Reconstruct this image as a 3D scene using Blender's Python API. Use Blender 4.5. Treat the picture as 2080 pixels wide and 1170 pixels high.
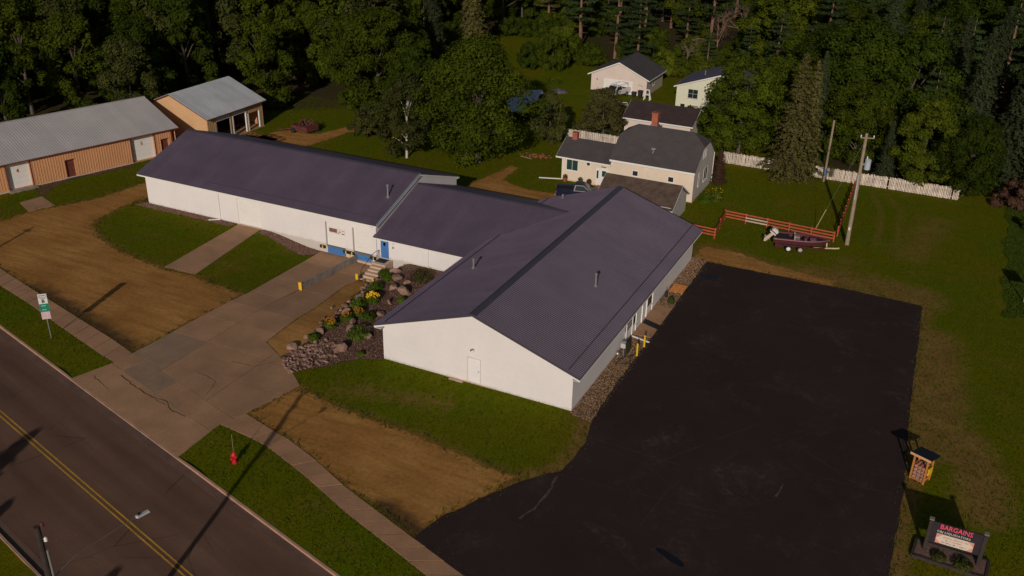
import bpy, bmesh, math, random
import numpy as np
from mathutils import Vector, Matrix
R = math.radians
for o in list(bpy.data.objects): bpy.data.objects.remove(o)
scene = bpy.context.scene
COL = scene.collection
# ---------------------------------------------------------------- camera
cam = bpy.data.cameras.new("camera"); cam_o = bpy.data.objects.new("camera", cam); COL.objects.link(cam_o)
cam.sensor_width = 36.0; cam.lens = 33.265; cam.clip_start = 0.5; cam.clip_end = 3000
def set_camera():
    pitch, roll, yaw = R(25.960), R(1.348), R(-25.456)
    cp, sp = math.cos(pitch), math.sin(pitch)
    fw = Vector((math.sin(yaw)*cp, math.cos(yaw)*cp, -sp)); r = Vector((math.cos(yaw), -math.sin(yaw), 0)); u = r.cross(fw)
    r2 = r*math.cos(roll)+u*math.sin(roll); u2 = u*math.cos(roll)-r*math.sin(roll)
    m = Matrix((r2, u2, -fw)).transposed().to_4x4(); m.translation = (20.717, -53.985, 37.853)
    cam_o.matrix_world = m
set_camera(); scene.camera = cam_o
# ---------------------------------------------------------------- world, sun, exposure
SUN_EL, SHADOW_AZ = 20.5, -15.2            # shadows fall towards this azimuth (from +y, clockwise)
w = bpy.data.worlds.new("World"); scene.world = w; w.use_nodes = True
nt = w.node_tree; bg = nt.nodes['Background']; sky = nt.nodes.new('ShaderNodeTexSky'); sky.sky_type = 'NISHITA'
sky.sun_disc = False; sky.sun_elevation = R(SUN_EL); sky.sun_rotation = R(180+SHADOW_AZ); sky.air_density = 1.0; sky.dust_density = 1.5
nt.links.new(sky.outputs[0], bg.inputs[0]); bg.inputs[1].default_value = 0.055
sun = bpy.data.lights.new("sun", 'SUN'); sun.energy = 4.3; sun.angle = R(0.6); sun.color = (1.0, 0.885, 0.79)
sun_o = bpy.data.objects.new("sun", sun); COL.objects.link(sun_o)
sd = Vector((math.sin(R(SHADOW_AZ))*math.cos(R(SUN_EL)), math.cos(R(SHADOW_AZ))*math.cos(R(SUN_EL)), -math.sin(R(SUN_EL))))
sun_o.rotation_euler = sd.to_track_quat('-Z', 'Y').to_euler(); sun_o.location = (60, -150, 80)
scene.render.engine = 'CYCLES'
vs = scene.view_settings; vs.view_transform = 'Standard'; vs.look = 'None'; vs.exposure = -0.87; vs.gamma = 1.0; vs.use_curve_mapping = False
scene.cycles.transparent_max_bounces = 16

# ---------------------------------------------------------------- helpers
WT = {}
def wt(o): return WT.get(o.name, Vector((0, 0, 0)))
def tag(o, label=None, cat=None, group=None, kind=None):
    if label: o['label'] = label
    if cat: o['category'] = cat
    if group: o['group'] = group
    if kind: o['kind'] = kind
    return o
def thing(name, loc, label, cat, group=None, rz=0.0):
    o = bpy.data.objects.new(name, None); COL.objects.link(o); o.location = loc; o.rotation_euler = (0, 0, rz)
    o.empty_display_size = 0.3
    WT[o.name] = Vector(loc); return tag(o, label, cat, group)
def link(name, me, m, parent=None, loc=None, rot=None, scale=None):
    o = bpy.data.objects.new(name, me); COL.objects.link(o)
    if m is not None and len(me.materials) == 0: me.materials.append(m)
    if parent is not None: o.parent = parent; WT[o.name] = wt(parent)
    if loc is not None: o.location = loc
    if rot is not None: o.rotation_euler = rot
    if scale is not None: o.scale = scale
    return o
class MB:
    def __init__(s, T=None): s.v = []; s.f = []; s.T = T
    def add(s, vs_, fs):
        n = len(s.v)
        s.v += [tuple(p) for p in vs_] if s.T is None else [tuple(s.T @ Vector(p)) for p in vs_]
        s.f += [tuple(i+n for i in f) for f in fs]; return s
    def box(s, x0, x1, y0, y1, z0, z1):
        return s.add([(x0,y0,z0),(x1,y0,z0),(x1,y1,z0),(x0,y1,z0),(x0,y0,z1),(x1,y0,z1),(x1,y1,z1),(x0,y1,z1)],
                     [(0,3,2,1),(4,5,6,7),(0,1,5,4),(1,2,6,5),(2,3,7,6),(3,0,4,7)])
    def hexa(s, a, b):   # two quads (lists of 4 points, same winding seen from b)
        return s.add(list(a)+list(b), [(0,3,2,1),(4,5,6,7),(0,1,5,4),(1,2,6,5),(2,3,7,6),(3,0,4,7)])
    def bar(s, p, q, wd, ht=None):
        ht = ht or wd; p = Vector(p); q = Vector(q); d = (q-p).normalized()
        up = Vector((0,0,1)) if abs(d.z) < .95 else Vector((1,0,0))
        a = d.cross(up).normalized(); b = a.cross(d).normalized(); a *= wd/2; b *= ht/2
        return s.hexa([p-a-b, p+a-b, p+a+b, p-a+b][::-1], [q-a-b, q+a-b, q+a+b, q-a+b][::-1])
    def poly(s, pts): return s.add(pts, [tuple(range(len(pts)))])
    def prism(s, pts, d):  # pts polygon in 3D extruded by vector d
        n = len(pts); d = Vector(d); a = [Vector(p) for p in pts]; b = [p+d for p in a]
        return s.add(a+b, [tuple(range(n))[::-1], tuple(range(n, 2*n))]+[(i, (i+1) % n, (i+1) % n+n, i+n) for i in range(n)])
    def tube(s, p, q, r0, r1=None, n=8, cap=True):
        r1 = r0 if r1 is None else r1; p = Vector(p); q = Vector(q); d = (q-p).normalized()
        up = Vector((0,0,1)) if abs(d.z) < .9 else Vector((1,0,0))
        a = d.cross(up).normalized(); b = d.cross(a)
        vs_ = []
        for c, r in ((p, r0), (q, r1)):
            for k in range(n): t = 2*math.pi*k/n; vs_.append(c+a*math.cos(t)*r+b*math.sin(t)*r)
        fs = [(k, (k+1) % n, (k+1) % n+n, k+n) for k in range(n)]
        if cap: fs += [tuple(range(n))[::-1], tuple(range(n, 2*n))]
        return s.add(vs_, fs)
    def path(s, pts, r, n=6):
        for i in range(len(pts)-1):
            ra = r[i] if isinstance(r, (list, tuple)) else r; rb = r[i+1] if isinstance(r, (list, tuple)) else r
            s.tube(pts[i], pts[i+1], ra, rb, n)
        return s
    def lathe(s, c, prof, n=16):
        vs_ = []; fs = []
        for (r, z) in prof:
            for k in range(n): t = 2*math.pi*k/n; vs_.append((c[0]+r*math.cos(t), c[1]+r*math.sin(t), c[2]+z))
        for i in range(len(prof)-1):
            for k in range(n): fs.append((i*n+k, i*n+(k+1) % n, (i+1)*n+(k+1) % n, (i+1)*n+k))
        fs.append(tuple(range(n))[::-1]); m = (len(prof)-1)*n; fs.append(tuple(range(m, m+n)))
        return s.add(vs_, fs)
    def mesh(s, name, off=(0,0,0)):
        me = bpy.data.meshes.new(name); ox, oy, oz = off
        me.from_pydata([(x-ox, y-oy, z-oz) for x, y, z in s.v], [], s.f); me.update(); return me
    def build(s, name, m, parent=None, local=False, smooth=False, fix=True):
        me = s.mesh(name, (0,0,0) if (local or parent is None) else wt(parent))
        if fix:
            b = bmesh.new(); b.from_mesh(me); bmesh.ops.recalc_face_normals(b, faces=b.faces); b.to_mesh(me); b.free()
        if smooth: me.polygons.foreach_set('use_smooth', [True]*len(me.polygons))
        return link(name, me, m, parent)
def mesh_np(name, v, f, attr=None, smooth=False):
    me = bpy.data.meshes.new(name); v = np.asarray(v, np.float32); f = np.asarray(f, np.int32); k = f.shape[1]
    me.vertices.add(len(v)); me.vertices.foreach_set('co', v.ravel())
    me.loops.add(f.size); me.loops.foreach_set('vertex_index', f.ravel())
    me.polygons.add(len(f)); me.polygons.foreach_set('loop_start', np.arange(0, f.size, k, dtype=np.int32))
    me.update(calc_edges=True)
    if attr:
        for an, (dom, arr) in attr.items():
            a = me.attributes.new(an, 'FLOAT', dom); a.data.foreach_set('value', np.asarray(arr, np.float32))
    if smooth: me.polygons.foreach_set('use_smooth', np.ones(len(f), bool))
    return me
def copy_tree(o, parent=None):
    c = o.copy(); COL.objects.link(c); c.parent = parent
    if parent is not None: WT[c.name] = wt(parent)
    for ch in o.children: copy_tree(ch, c)
    return c

# ---------------------------------------------------------------- materials
MATS = {}
class NT:
    def __init__(s, name):
        s.m = bpy.data.materials.new(name); s.m.use_nodes = True; s.t = s.m.node_tree; s.b = s.t.nodes['Principled BSDF']
        s.out = s.t.nodes['Material Output']
    def n(s, typ, **kw):
        x = s.t.nodes.new('ShaderNode'+typ)
        for k, v in kw.items(): setattr(x, k, v)
        return x
    def l(s, a, b): s.t.links.new(a, b)
    def val(s, sock, v):
        if hasattr(v, 'is_linked') or hasattr(v, 'links'): s.l(v, sock)
        else: sock.default_value = v
    def coord(s, kind='obj'):
        if kind == 'pos': return s.n('NewGeometry').outputs['Position']
        return s.n('TexCoord').outputs['Object']
    def noise(s, vec, scale, detail=3, rough=.55, dist=0):
        x = s.n('TexNoise'); s.l(vec, x.inputs['Vector']); x.inputs['Scale'].default_value = scale
        x.inputs['Detail'].default_value = detail; x.inputs['Roughness'].default_value = rough; x.inputs['Distortion'].default_value = dist
        return x.outputs['Fac']
    def ramp(s, fac, lo, hi, a=0., b=1.):
        x = s.n('MapRange'); x.clamp = True; s.val(x.inputs[0], fac); s.val(x.inputs[1], lo); s.val(x.inputs[2], hi); s.val(x.inputs[3], a); s.val(x.inputs[4], b)
        return x.outputs[0]
    def math(s, op, a, b=0.):
        x = s.n('Math', operation=op); s.val(x.inputs[0], a); s.val(x.inputs[1], b); return x.outputs[0]
    def mix(s, fac, a, b, blend='MIX'):
        x = s.n('Mix', data_type='RGBA', blend_type=blend); s.val(x.inputs[0], fac)
        for sock, v in ((x.inputs[6], a), (x.inputs[7], b)):
            if isinstance(v, tuple): sock.default_value = (*v[:3], 1)
            else: s.l(v, sock)
        return x.outputs[2]
    def mul(s, col, fac):   # colour * scalar
        x = s.n('VectorMath', operation='SCALE'); s.l(col, x.inputs[0]); s.val(x.inputs['Scale'], fac); return x.outputs[0]
    def attr(s, name):
        x = s.n('Attribute'); x.attribute_name = name; return x.outputs['Fac']
    def bump(s, h, strength, dist=.02):
        x = s.n('Bump'); s.l(h, x.inputs['Height']); x.inputs['Strength'].default_value = strength; x.inputs['Distance'].default_value = dist
        s.l(x.outputs[0], s.b.inputs['Normal'])
    def fin(s, col, rough=.7, metal=0., spec=.3):
        if isinstance(col, tuple): s.b.inputs['Base Color'].default_value = (*col, 1)
        else: s.l(col, s.b.inputs['Base Color'])
        s.val(s.b.inputs['Roughness'], rough); s.b.inputs['Metallic'].default_value = metal; s.b.inputs['Specular IOR Level'].default_value = spec
        return s.m
def pm(name, col, rough=.65, var=.12, sc=1.2, fine=.08, fsc=14., metal=0., spec=.3, kind='pos', objv=0., dirt=None, dz=None, bump=0., bsc=30.):
    """plain surface: colour with broad and fine variation, optional dirt colour near the bottom (dz = height of the splash zone)"""
    if name in MATS: return MATS[name]
    s = NT(name); p = s.coord(kind)
    c = s.mix(s.ramp(s.noise(p, sc, 4), .3, .7), tuple(x*(1-var) for x in col), tuple(min(1, x*(1+var)) for x in col))
    c = s.mul(c, s.ramp(s.noise(p, fsc, 2), .25, .75, 1-fine, 1+fine))
    if objv:
        oi = s.n('ObjectInfo'); c = s.mul(c, s.ramp(oi.outputs['Random'], 0, 1, 1-objv, 1+objv))
    if dirt:
        sep = s.n('SeparateXYZ'); s.l(s.coord('pos'), sep.inputs[0])
        h = s.math('ADD', sep.outputs[2], s.ramp(s.noise(p, 2.5, 4), 0, 1, -dz, dz))
        c = s.mix(s.ramp(h, 0, dz, .55, 0), c, dirt)
    if bump: s.bump(s.noise(p, bsc, 3), bump)
    MATS[name] = s.fin(c, rough, metal, spec); return MATS[name]

white_wall = pm('white_siding', (.80,.765,.755), .5, .035, .35, .02, 3., spec=.35, dirt=(.45,.38,.30), dz=.22)
white_trim = pm('white_trim', (.80,.78,.74), .5, .03, .8, .03, 6.)
roof_dark = pm('dark_metal_roof', (.110,.083,.120), .45, .12, .35, .05, 5., spec=.5, objv=.045)
roof_cap = pm('dark_roof_cap', (.066,.054,.074), .45, .06, .6, .05, 5., spec=.5)
galv = pm('galvanised_metal', (.42,.41,.40), .4, .1, 2., .06, 20., metal=.6)
roof_light = pm('pale_metal_roof', (.46,.43,.42), .5, .08, .3, .06, 4., spec=.5, objv=.04)
tan_wall = pm('tan_steel_siding', (.60,.30,.145), .55, .06, .4, .05, 5., dirt=(.25,.16,.09), dz=.3)
maroon = pm('maroon_paint', (.16,.045,.035), .5, .1, 2., .06, 10.)
red_paint = pm('red_paint', (.50,.02,.015), .5, .1, 3., .06, 12.)
blue_paint = pm('blue_paint', (.06,.19,.46), .5, .1, 1.5, .08, 8.)
yellow_paint = pm('yellow_paint', (.80,.50,.02), .5, .1, 3., .08, 20.)
black_rub = pm('black_rubber', (.02,.02,.022), .7, .2, 5., .1, 30.)
black_metal = pm('black_metal', (.025,.025,.03), .45, .1, 5., .1, 30.)
conc = pm('concrete', (.375,.215,.118), .85, .16, .45, .12, 9., bump=.15, bsc=25., objv=.06)
conc_tan = pm('tan_concrete', (.55,.40,.29), .85, .1, .8, .1, 8.)
conc_grey = pm('stained_concrete', (.26,.22,.19), .85, .3, 1.6, .15, 8.)
wood = pm('weathered_wood', (.30,.235,.17), .8, .15, 3., .15, 25., kind='obj', objv=.05)
wood_new = pm('fresh_lumber', (.62,.25,.065), .7, .12, 4., .1, 25., objv=.08)
wood_dark = pm('dark_timber', (.045,.033,.028), .75, .2, 4., .15, 25.)
rust = pm('rusty_metal', (.11,.035,.028), .8, .35, 3., .2, 18.)
cream = pm('cream_stucco', (.76,.64,.505), .8, .05, .5, .04, 10., dirt=(.40,.30,.22), dz=.25)
pinkw = pm('pink_siding', (.70,.59,.52), .7, .05, .5, .04, 10.)
yelw = pm('pale_yellow_siding', (.70,.69,.53), .7, .05, .5, .05, 6.)
shingle = pm('charcoal_shingle', (.075,.066,.066), .9, .12, .9, .18, 7., bump=.3, bsc=12.)
shingle_b = pm('brown_shingle', (.105,.070,.052), .9, .3, 1.2, .25, 6., bump=.4, bsc=12.)
shingle_p = pm('dark_plum_shingle', (.052,.034,.034), .9, .2, 1.2, .2, 6.)
brick = pm('chimney_brick', (.36,.11,.065), .85, .2, 3., .2, 14.)
glass = pm('window_glass', (.02,.028,.03), .12, .1, 1., .05, 5., spec=.6)
glass_g = pm('green_window_glass', (.02,.06,.05), .12, .1, 1., .05, 5., spec=.6)
bluegrey = pm('faded_blue_roof', (.46,.53,.58), .5, .25, 1.2, .2, 6.)
orange = pm('orange_lumber', (.55,.215,.05), .7, .12, 3., .1, 20.)
interior = pm('dark_interior', (.05,.035,.03), .9, .3, 1., .2, 5.)
grey_paint = pm('pale_grey_paint', (.5,.51,.52), .45, .08, 1., .05, 8.)
rock = pm('field_stone', (.25,.150,.110), .9, .3, 2.2, .2, 12., kind='obj', objv=.35, bump=.4, bsc=6.)
rock_pink = pm('pink_granite', (.30,.175,.135), .9, .28, 2., .2, 12., kind='obj', objv=.2, bump=.4, bsc=6.)
bark = pm('bark', (.11,.085,.065), .9, .3, 3., .25, 14., kind='obj', objv=.15)
bark_pine = pm('pine_bark', (.20,.115,.075), .9, .3, 3., .25, 14., kind='obj', objv=.12)
bark_pale = pm('birch_bark', (.55,.50,.44), .8, .3, 4., .3, 12., kind='obj')
twig = pm('dead_twigs', (.16,.115,.08), .9, .2, 3., .2, 14., kind='obj')
def leafmat(name, a, b, trans=.25):
    s = NT(name); p = s.coord('obj'); oi = s.n('ObjectInfo')
    f = s.math('ADD', s.ramp(s.noise(p, .55, 3), .3, .7, 0, .6), s.math('MULTIPLY', s.attr('v'), .5))
    c = s.mix(f, a, b); c = s.mul(c, s.ramp(oi.outputs['Random'], 0, 1, .78, 1.22))
    s.fin(c, .8, 0, .06)
    tr = s.n('BsdfTranslucent'); s.l(s.mul(c, 1.1), tr.inputs[0]); mx = s.n('MixShader'); mx.inputs[0].default_value = trans
    s.l(s.b.outputs[0], mx.inputs[1]); s.l(tr.outputs[0], mx.inputs[2]); s.l(mx.outputs[0], s.out.inputs[0])
    MATS[name] = s.m; return s.m
leaf_mid = leafmat('mid_green_leaves', (.027,.044,.003), (.082,.104,.007))
leaf_dark = leafmat('dark_green_leaves', (.017,.031,.003), (.053,.076,.006))
leaf_lime = leafmat('bright_green_leaves', (.042,.066,.004), (.110,.130,.010))
leaf_olive = leafmat('olive_leaves', (.040,.048,.012), (.085,.092,.022))
needle = leafmat('dark_spruce_needles', (.022,.032,.014), (.052,.066,.026), .1)
needle_b = leafmat('brownish_spruce_needles', (.062,.056,.018), (.125,.112,.034), .1)
needle_p = leafmat('pine_needles', (.020,.040,.014), (.055,.080,.024), .1)
leaf_brown = leafmat('withered_brown_foliage', (.045,.024,.016), (.095,.050,.032), .1)
flower_y = leafmat('yellow_petals', (.75,.42,.02), (.85,.55,.05), .2)
flower_o = leafmat('orange_petals', (.42,.16,.02), (.58,.24,.03), .2)
leaf_bright = leafmat('garden_plant_leaves', (.04,.075,.006), (.10,.155,.014))

# ---------------------------------------------------------------- ground shape
rng = np.random.default_rng(7); random.seed(11)
RO = np.array([-5.02, -21.45]); RT = np.array([.966, -.2583]); RN = np.array([-.2583, -.966])   # road frame: along, and towards the carriageway
def road_s(x, y): return (x-RO[0])*RN[0]+(y-RO[1])*RN[1]
def road_t(x, y): return (x-RO[0])*RT[0]+(y-RO[1])*RT[1]
def road_p(t, s): return (RO[0]+RT[0]*t+RN[0]*s, RO[1]+RT[1]*t+RN[1]*s)
def sstep(a, b, x): u = np.clip((x-a)/(b-a), 0, 1); return u*u*(3-2*u)
def hz(x, y):
    """ground height: loading-dock ramps dip towards the warehouse wall, driveway apron dips to the kerb"""
    x = np.asarray(x, float); y = np.asarray(y, float)
    zl = -.87*np.clip((y-2)/14, 0, 1); zr = -1.2*np.clip((y-2)/13.5, 0, 1)
    z = zl*sstep(-41, -34.3, x)
    z = z+(zr-zl)*sstep(-29.97, -29.88, x)
    xb = -26.1+np.clip(13-y, 0, 16)*.2
    z = z*(1-sstep(xb, xb+2.6, x))
    z = z*(1-sstep(16.9, 17.6, y))
    s = road_s(x, y); t = road_t(x, y)
    z = z-.09*np.clip((s+3.2)/3.2, 0, 1)*sstep(-34, -33, t)*(1-sstep(-14, -13, t))
    return z
def H1(x, y): return float(hz(x, y))
def inpoly(x, y, poly):
    r = np.zeros(np.shape(x), bool); n = len(poly)
    for i in range(n):
        (x1, y1), (x2, y2) = poly[i], poly[(i+1) % n]
        c = ((y1 > y) != (y2 > y)); r ^= c & (x < (x2-x1)*(y-y1)/((y2-y1) or 1e-9)+x1)
    return r
def dpoly(x, y, pts, closed=True):
    d = np.full(np.shape(x), 1e9); n = len(pts)
    for i in range(n if closed else n-1):
        (x1, y1), (x2, y2) = pts[i], pts[(i+1) % n]; dx, dy = x2-x1, y2-y1
        u = np.clip(((x-x1)*dx+(y-y1)*dy)/(dx*dx+dy*dy+1e-12), 0, 1); d = np.minimum(d, np.hypot(x-x1-u*dx, y-y1-u*dy))
    return d
def sdist(x, y, poly): return dpoly(x, y, poly)*np.where(inpoly(x, y, poly), 1, -1)

LOT = [(1.48, 30.56), (15,30.7), (21.09, 30.46), (21.34, 30.04), (21.59, 23.62), (21.82, 16.62), (22.03, 10.57), (22.56, 1.31), (22.6,-7), (22.9,-20), road_p(27,-.02), road_p(6.5,-.02), (1.25, -18.30), (-2.91, -16.91), (-2.86, -15.86), (-2.34, -14.22), (-1.02, -11.56), (0.35, -9.04), (2.17, -6.86), (2.37, -5.24), (2.35, -3.02), (1.83, -0.80), (1.55,5), (1.55,20)]
DIRT_LOT = [(-82,4.6), (-56.39, -2.78), (-45.54, -5.50), (-36.63, -7.81), (-33.82, -8.47), (-33.80, -7.57), (-33.51, -2.09), (-33.08, 3.89), (-36.65, 4.12), (-39.56, 4.57), (-43.17, 4.45), (-46.65, 4.84), (-50.25, 5.53), (-54.08, 6.93), (-56.73, 8.43), (-57.98, 10.21), (-58.59, 13.78), (-58.6,15.2), (-58.2,17), (-58.4,34), (-60,42), (-66,43), (-63.6,36), (-63.5,24), (-62.35, 20.67), (-62.97, 14.79), (-64.94, 10.58), (-66.21, 8.20), (-66.27, 4.98), (-82,15)]
DIRT_MID = [(-20.35, -11.04), (-19.33, -6.40), (-18.42, -6.77), (-14.52, -7.46), (-8.98, -7.73), (-6.09, -7.98), (-3.52, -8.52), (-0.27, -8.79), (-0.77, -11.04), (-2.34, -14.22), (-2.86, -15.86), (-2.95, -16.84), (-6.36, -15.42), (-9.47, -14.64), (-15.81, -12.19), (-17.16, -11.91)]
DIRT_STRIP = [(-27.15,12.4), (-27.21, 10.55), (-26.31, 4.94), (-25.96, -0.57), (-25.78, -2.27), (-22.53, -4.08), (-22.97, -2.66), (-22.86, 0.26), (-23.83, 5.03), (-25.11, 9.25), (-25.4,12.3)]
BACK_TRACK = [(-62.82, 41.59), (-62.16, 44.87), (-60.58, 46.59), (-56.89, 46.06), (-55.28, 51.32), (-49,54), (-46,56), (-46.5,53.5), (-53.45, 49.38), (-54.04, 44.37), (-54.87, 40.20), (-54,38), (-60,38), (-66,41)]
HOUSE_DRIVE = [(-30,34), (-28.90, 41.96), (-28.11, 47.47), (-26.95, 47.05), (-26.52, 42.09), (-23.07, 40.70), (-19.34, 40.91), (-13,40), (-13,37), (-20,36.2), (-26,35)]
LOT_DIRT = [(0,30.6), (0,34.2), (0.64, 34.51), (3.71, 34.37), (7.43, 33.03), (10.84, 32.44), (13.60, 32.33), (13.43, 30.54), (9.36, 30.51), (4.70, 30.36), (1.5,30.6)]
GARDEN = [(-26.1,15.9), (-25.3,13.2), (-25.69, 12.11), (-24.93, 9.00), (-23.71, 4.87), (-22.80, 0.18), (-23.06, -2.54), (-23.29, -3.36), (-22.63, -4.31), (-21.17, -5.21), (-20.61, -4.49), (-19.32, -3.22), (-18.50, -2.11), (-17.67, -0.97), (-16.05,-.35), (-16.05,14.6), (-18.5,16.3)]
GRAVEL_RIGHT = [(.02,-.35), (1.9,-.75), (1.62,30.5), (1.4,31), (.02,31)]
GRAVEL_LEFT = [(-57.6,16.3), (-57.9,15.2), (-45,15.3), (-44.6,16.3)]
GRAVEL_LEFT2 = [(-41.3,16.3), (-41.2,15.3), (-37.5,14.7), (-35,14.2), (-33.9,15.2), (-33.7,16.3)]
TAN_GRAVEL = [(-68.08, 11.57), (-69.95, 14.87), (-70.18, 17.81), (-68.96, 20.29), (-67.53, 24.61), (-68.59, 25.73), (-70.92, 19.18), (-71.61, 13.93)]
DRIVE = [(-35.00, -13.15), (-34.01, -10.47), (-33.84, -8.66), (-33.69, -7.15), (-33.51, -2.09), (-33.15, 3.97), (-34.0,16.3), (-27.0,16.3), (-27.0,12.4), (-27.21, 10.55), (-26.31, 4.94), (-25.96, -0.57), (-25.78, -2.27), (-22.53, -4.08), (-20.42, -5.46), (-19.30, -6.38), (-19.76, -8.62), (-20.37, -11.13), (-21.04, -13.01), (-20.86, -16.82)]
DRIVE[0] = road_p(road_t(*DRIVE[0]), -.005); DRIVE[-1] = road_p(road_t(*DRIVE[-1]), -.005)
NARROW = [(-43.4,4.6), (-39.75,4.75), (-41.55,16.3), (-44.45,16.3)]
TAN_PAD = [(-69.08, 9.62), (-68.66, 12.12), (-65.08, 10.83), (-66.08, 8.28)]
ENTRY = [(.03,13.15), (1.64,13.2), (1.57,19.25), (.03,19.3)]
WALK_L = ([(-82,4.6), (-56.39, -2.78), (-50.63, -4.29), (-45.47, -5.56), (-40.97, -6.71), (-36.69, -7.75), (-33.90, -8.60)], [(-82,2.3), (-53.24, -5.25), (-47.89, -6.55), (-42.49, -8.12), (-38.07, -9.32), (-34.13, -10.37), (-33.75, -10.33)])
WALK_R = ([(-20.37, -11.13), (-17.13, -11.96), (-15.77, -12.24), (-12.79, -13.26), (-9.41, -14.72), (-2.91, -16.91), (1.25, -18.30), road_p(7.5,-2.3), road_p(9,-2.2)], [(-21.10, -13.04), (-17.38, -13.41), (-15.78, -13.84), (-12.24, -15.06), (-7.97, -16.78), (-4.34, -17.99), (-0.64, -19.27), road_p(5.9,-.9), road_p(7,-.6)])

# ---- ground material
def grass_nodes(s, p):
    big = s.ramp(s.noise(p, .11, 4, .6), .38, .66)
    mid = s.ramp(s.noise(p, .55, 4, .62), .3, .7)
    fine = s.noise(p, 5.5, 4, .7); tiny = s.noise(p, 22, 2)
    c = s.mix(big, (.106,.136,.002), (.156,.132,.004)); c = s.mix(s.math('MULTIPLY', mid, .55), c, (.072,.100,.002))
    dry = s.math('MULTIPLY', s.ramp(s.noise(p, .33, 5, .65), .52, .70), s.ramp(s.noise(p, 2.2, 3), .3, .65))
    c = s.mix(s.math('MULTIPLY', dry, .8), c, (.185,.118,.028))
    c = s.mul(c, s.ramp(fine, .25, .75, .62, 1.35)); c = s.mul(c, s.ramp(tiny, .25, .75, .75, 1.25))
    return c, fine
def dirt_nodes(s, p, a=(.50,.258,.078), b=(.36,.168,.046)):
    st = s.n('Mapping'); s.l(p, st.inputs[0]); st.inputs['Rotation'].default_value = (0, 0, R(15)); st.inputs['Scale'].default_value = (.25, 1.6, 1)
    tr = s.ramp(s.noise(st.outputs[0], .9, 4, .6), .35, .68)
    c = s.mix(s.ramp(s.noise(p, .22, 4), .32, .68), a, b); c = s.mix(s.math('MULTIPLY', tr, .65), c, tuple(x*.68 for x in b))
    c = s.mul(c, s.ramp(s.noise(p, 3.2, 4, .65), .25, .75, .78, 1.2)); c = s.mul(c, s.ramp(s.noise(p, 20, 2), .25, .75, .85, 1.15))
    return c
def ground_mat():
    s = NT('lawn_grass'); p = s.coord('pos'); c, fine = grass_nodes(s, p)
    wn = s.math('ADD', s.attr('worn'), s.ramp(s.noise(p, 1.3, 5, .7), 0, 1, -.55, .55))
    d = s.mul(s.mix(s.ramp(s.noise(p, .6, 3), .3, .7), (.270,.165,.050), (.205,.112,.035)), s.ramp(s.noise(p, 6, 3), .25, .75, .75, 1.25))
    c = s.mix(s.ramp(wn, .22, .75, 0, .9), c, d)
    fl = s.math('ADD', s.attr('litter'), s.ramp(s.noise(p, .5, 4), 0, 1, -.3, .3))
    c = s.mix(s.ramp(fl, .3, .7, 0, .9), c, (.062,.048,.026))
    s.bump(s.math('ADD', fine, s.noise(p, 18, 3)), .9, .07)
    return s.fin(c, .95, 0, .03)
def soft_mat(name, maker, edge=.35, hard=.12):
    s = NT(name); p = s.coord('pos'); c = maker(s, p)
    e = s.math('ADD', s.attr('sd'), s.ramp(s.noise(p, .9, 5, .68), 0, 1, -edge, edge)); e = s.math('ADD', e, s.ramp(s.noise(p, 6, 3), 0, 1, -edge*.5, edge*.5))
    a = s.ramp(e, -hard, hard)
    if edge > .3:   # grass tufts growing into the margin
        g, _ = grass_nodes(s, p)
        m = s.math('MULTIPLY', s.ramp(s.noise(p, 2.4, 4, .7), .53, .62), s.ramp(s.attr('sd'), .2, 1.8, 1, 0)); c = s.mix(s.math('MULTIPLY', m, .8), c, g)
    s.bump(s.noise(p, 9, 4), .5, .04); s.fin(c, .95, 0, .04)
    s.l(a, s.b.inputs['Alpha']); return s.m
def gravel_nodes(a, b, c3):
    def f(s, p):
        v = s.n('TexVoronoi'); s.l(p, v.inputs['Vector']); v.inputs['Scale'].default_value = 9.
        sep = s.n('SeparateXYZ'); s.l(v.outputs['Color'], sep.inputs[0])
        c = s.mix(sep.outputs[0], a, b); c = s.mix(s.ramp(sep.outputs[1], .6, 1), c, c3)
        c = s.mul(c, s.ramp(v.outputs['Distance'], 0, .06, 1.1, .55)); return s.mul(c, s.ramp(s.noise(p, .7, 3), .3, .7, .85, 1.15))
    return f
M_ground = ground_mat()
def dirt_lot_nodes(s, p):
    c = dirt_nodes(s, p)
    # damp dark soil along the pavement edge
    m = s.math('ADD', s.attr('damp'), s.ramp(s.noise(p, .9, 4, .65), 0, 1, -.45, .45))
    return s.mix(s.ramp(m, .25, .75, 0, .85), c, (.060,.032,.022))
M_dirt = soft_mat('bare_dirt', dirt_lot_nodes, .75, .25)
M_dirt_t = soft_mat('trodden_dirt', lambda s, p: dirt_nodes(s, p, (.50,.265,.085), (.37,.18,.055)), .22, .15)
M_grav = soft_mat('brown_gravel', gravel_nodes((.26,.155,.085), (.38,.24,.14), (.15,.095,.065)), .12, .05)
M_gard = soft_mat('reddish_garden_gravel', gravel_nodes((.215,.120,.085), (.30,.18,.13), (.12,.07,.055)), .16, .06)

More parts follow.
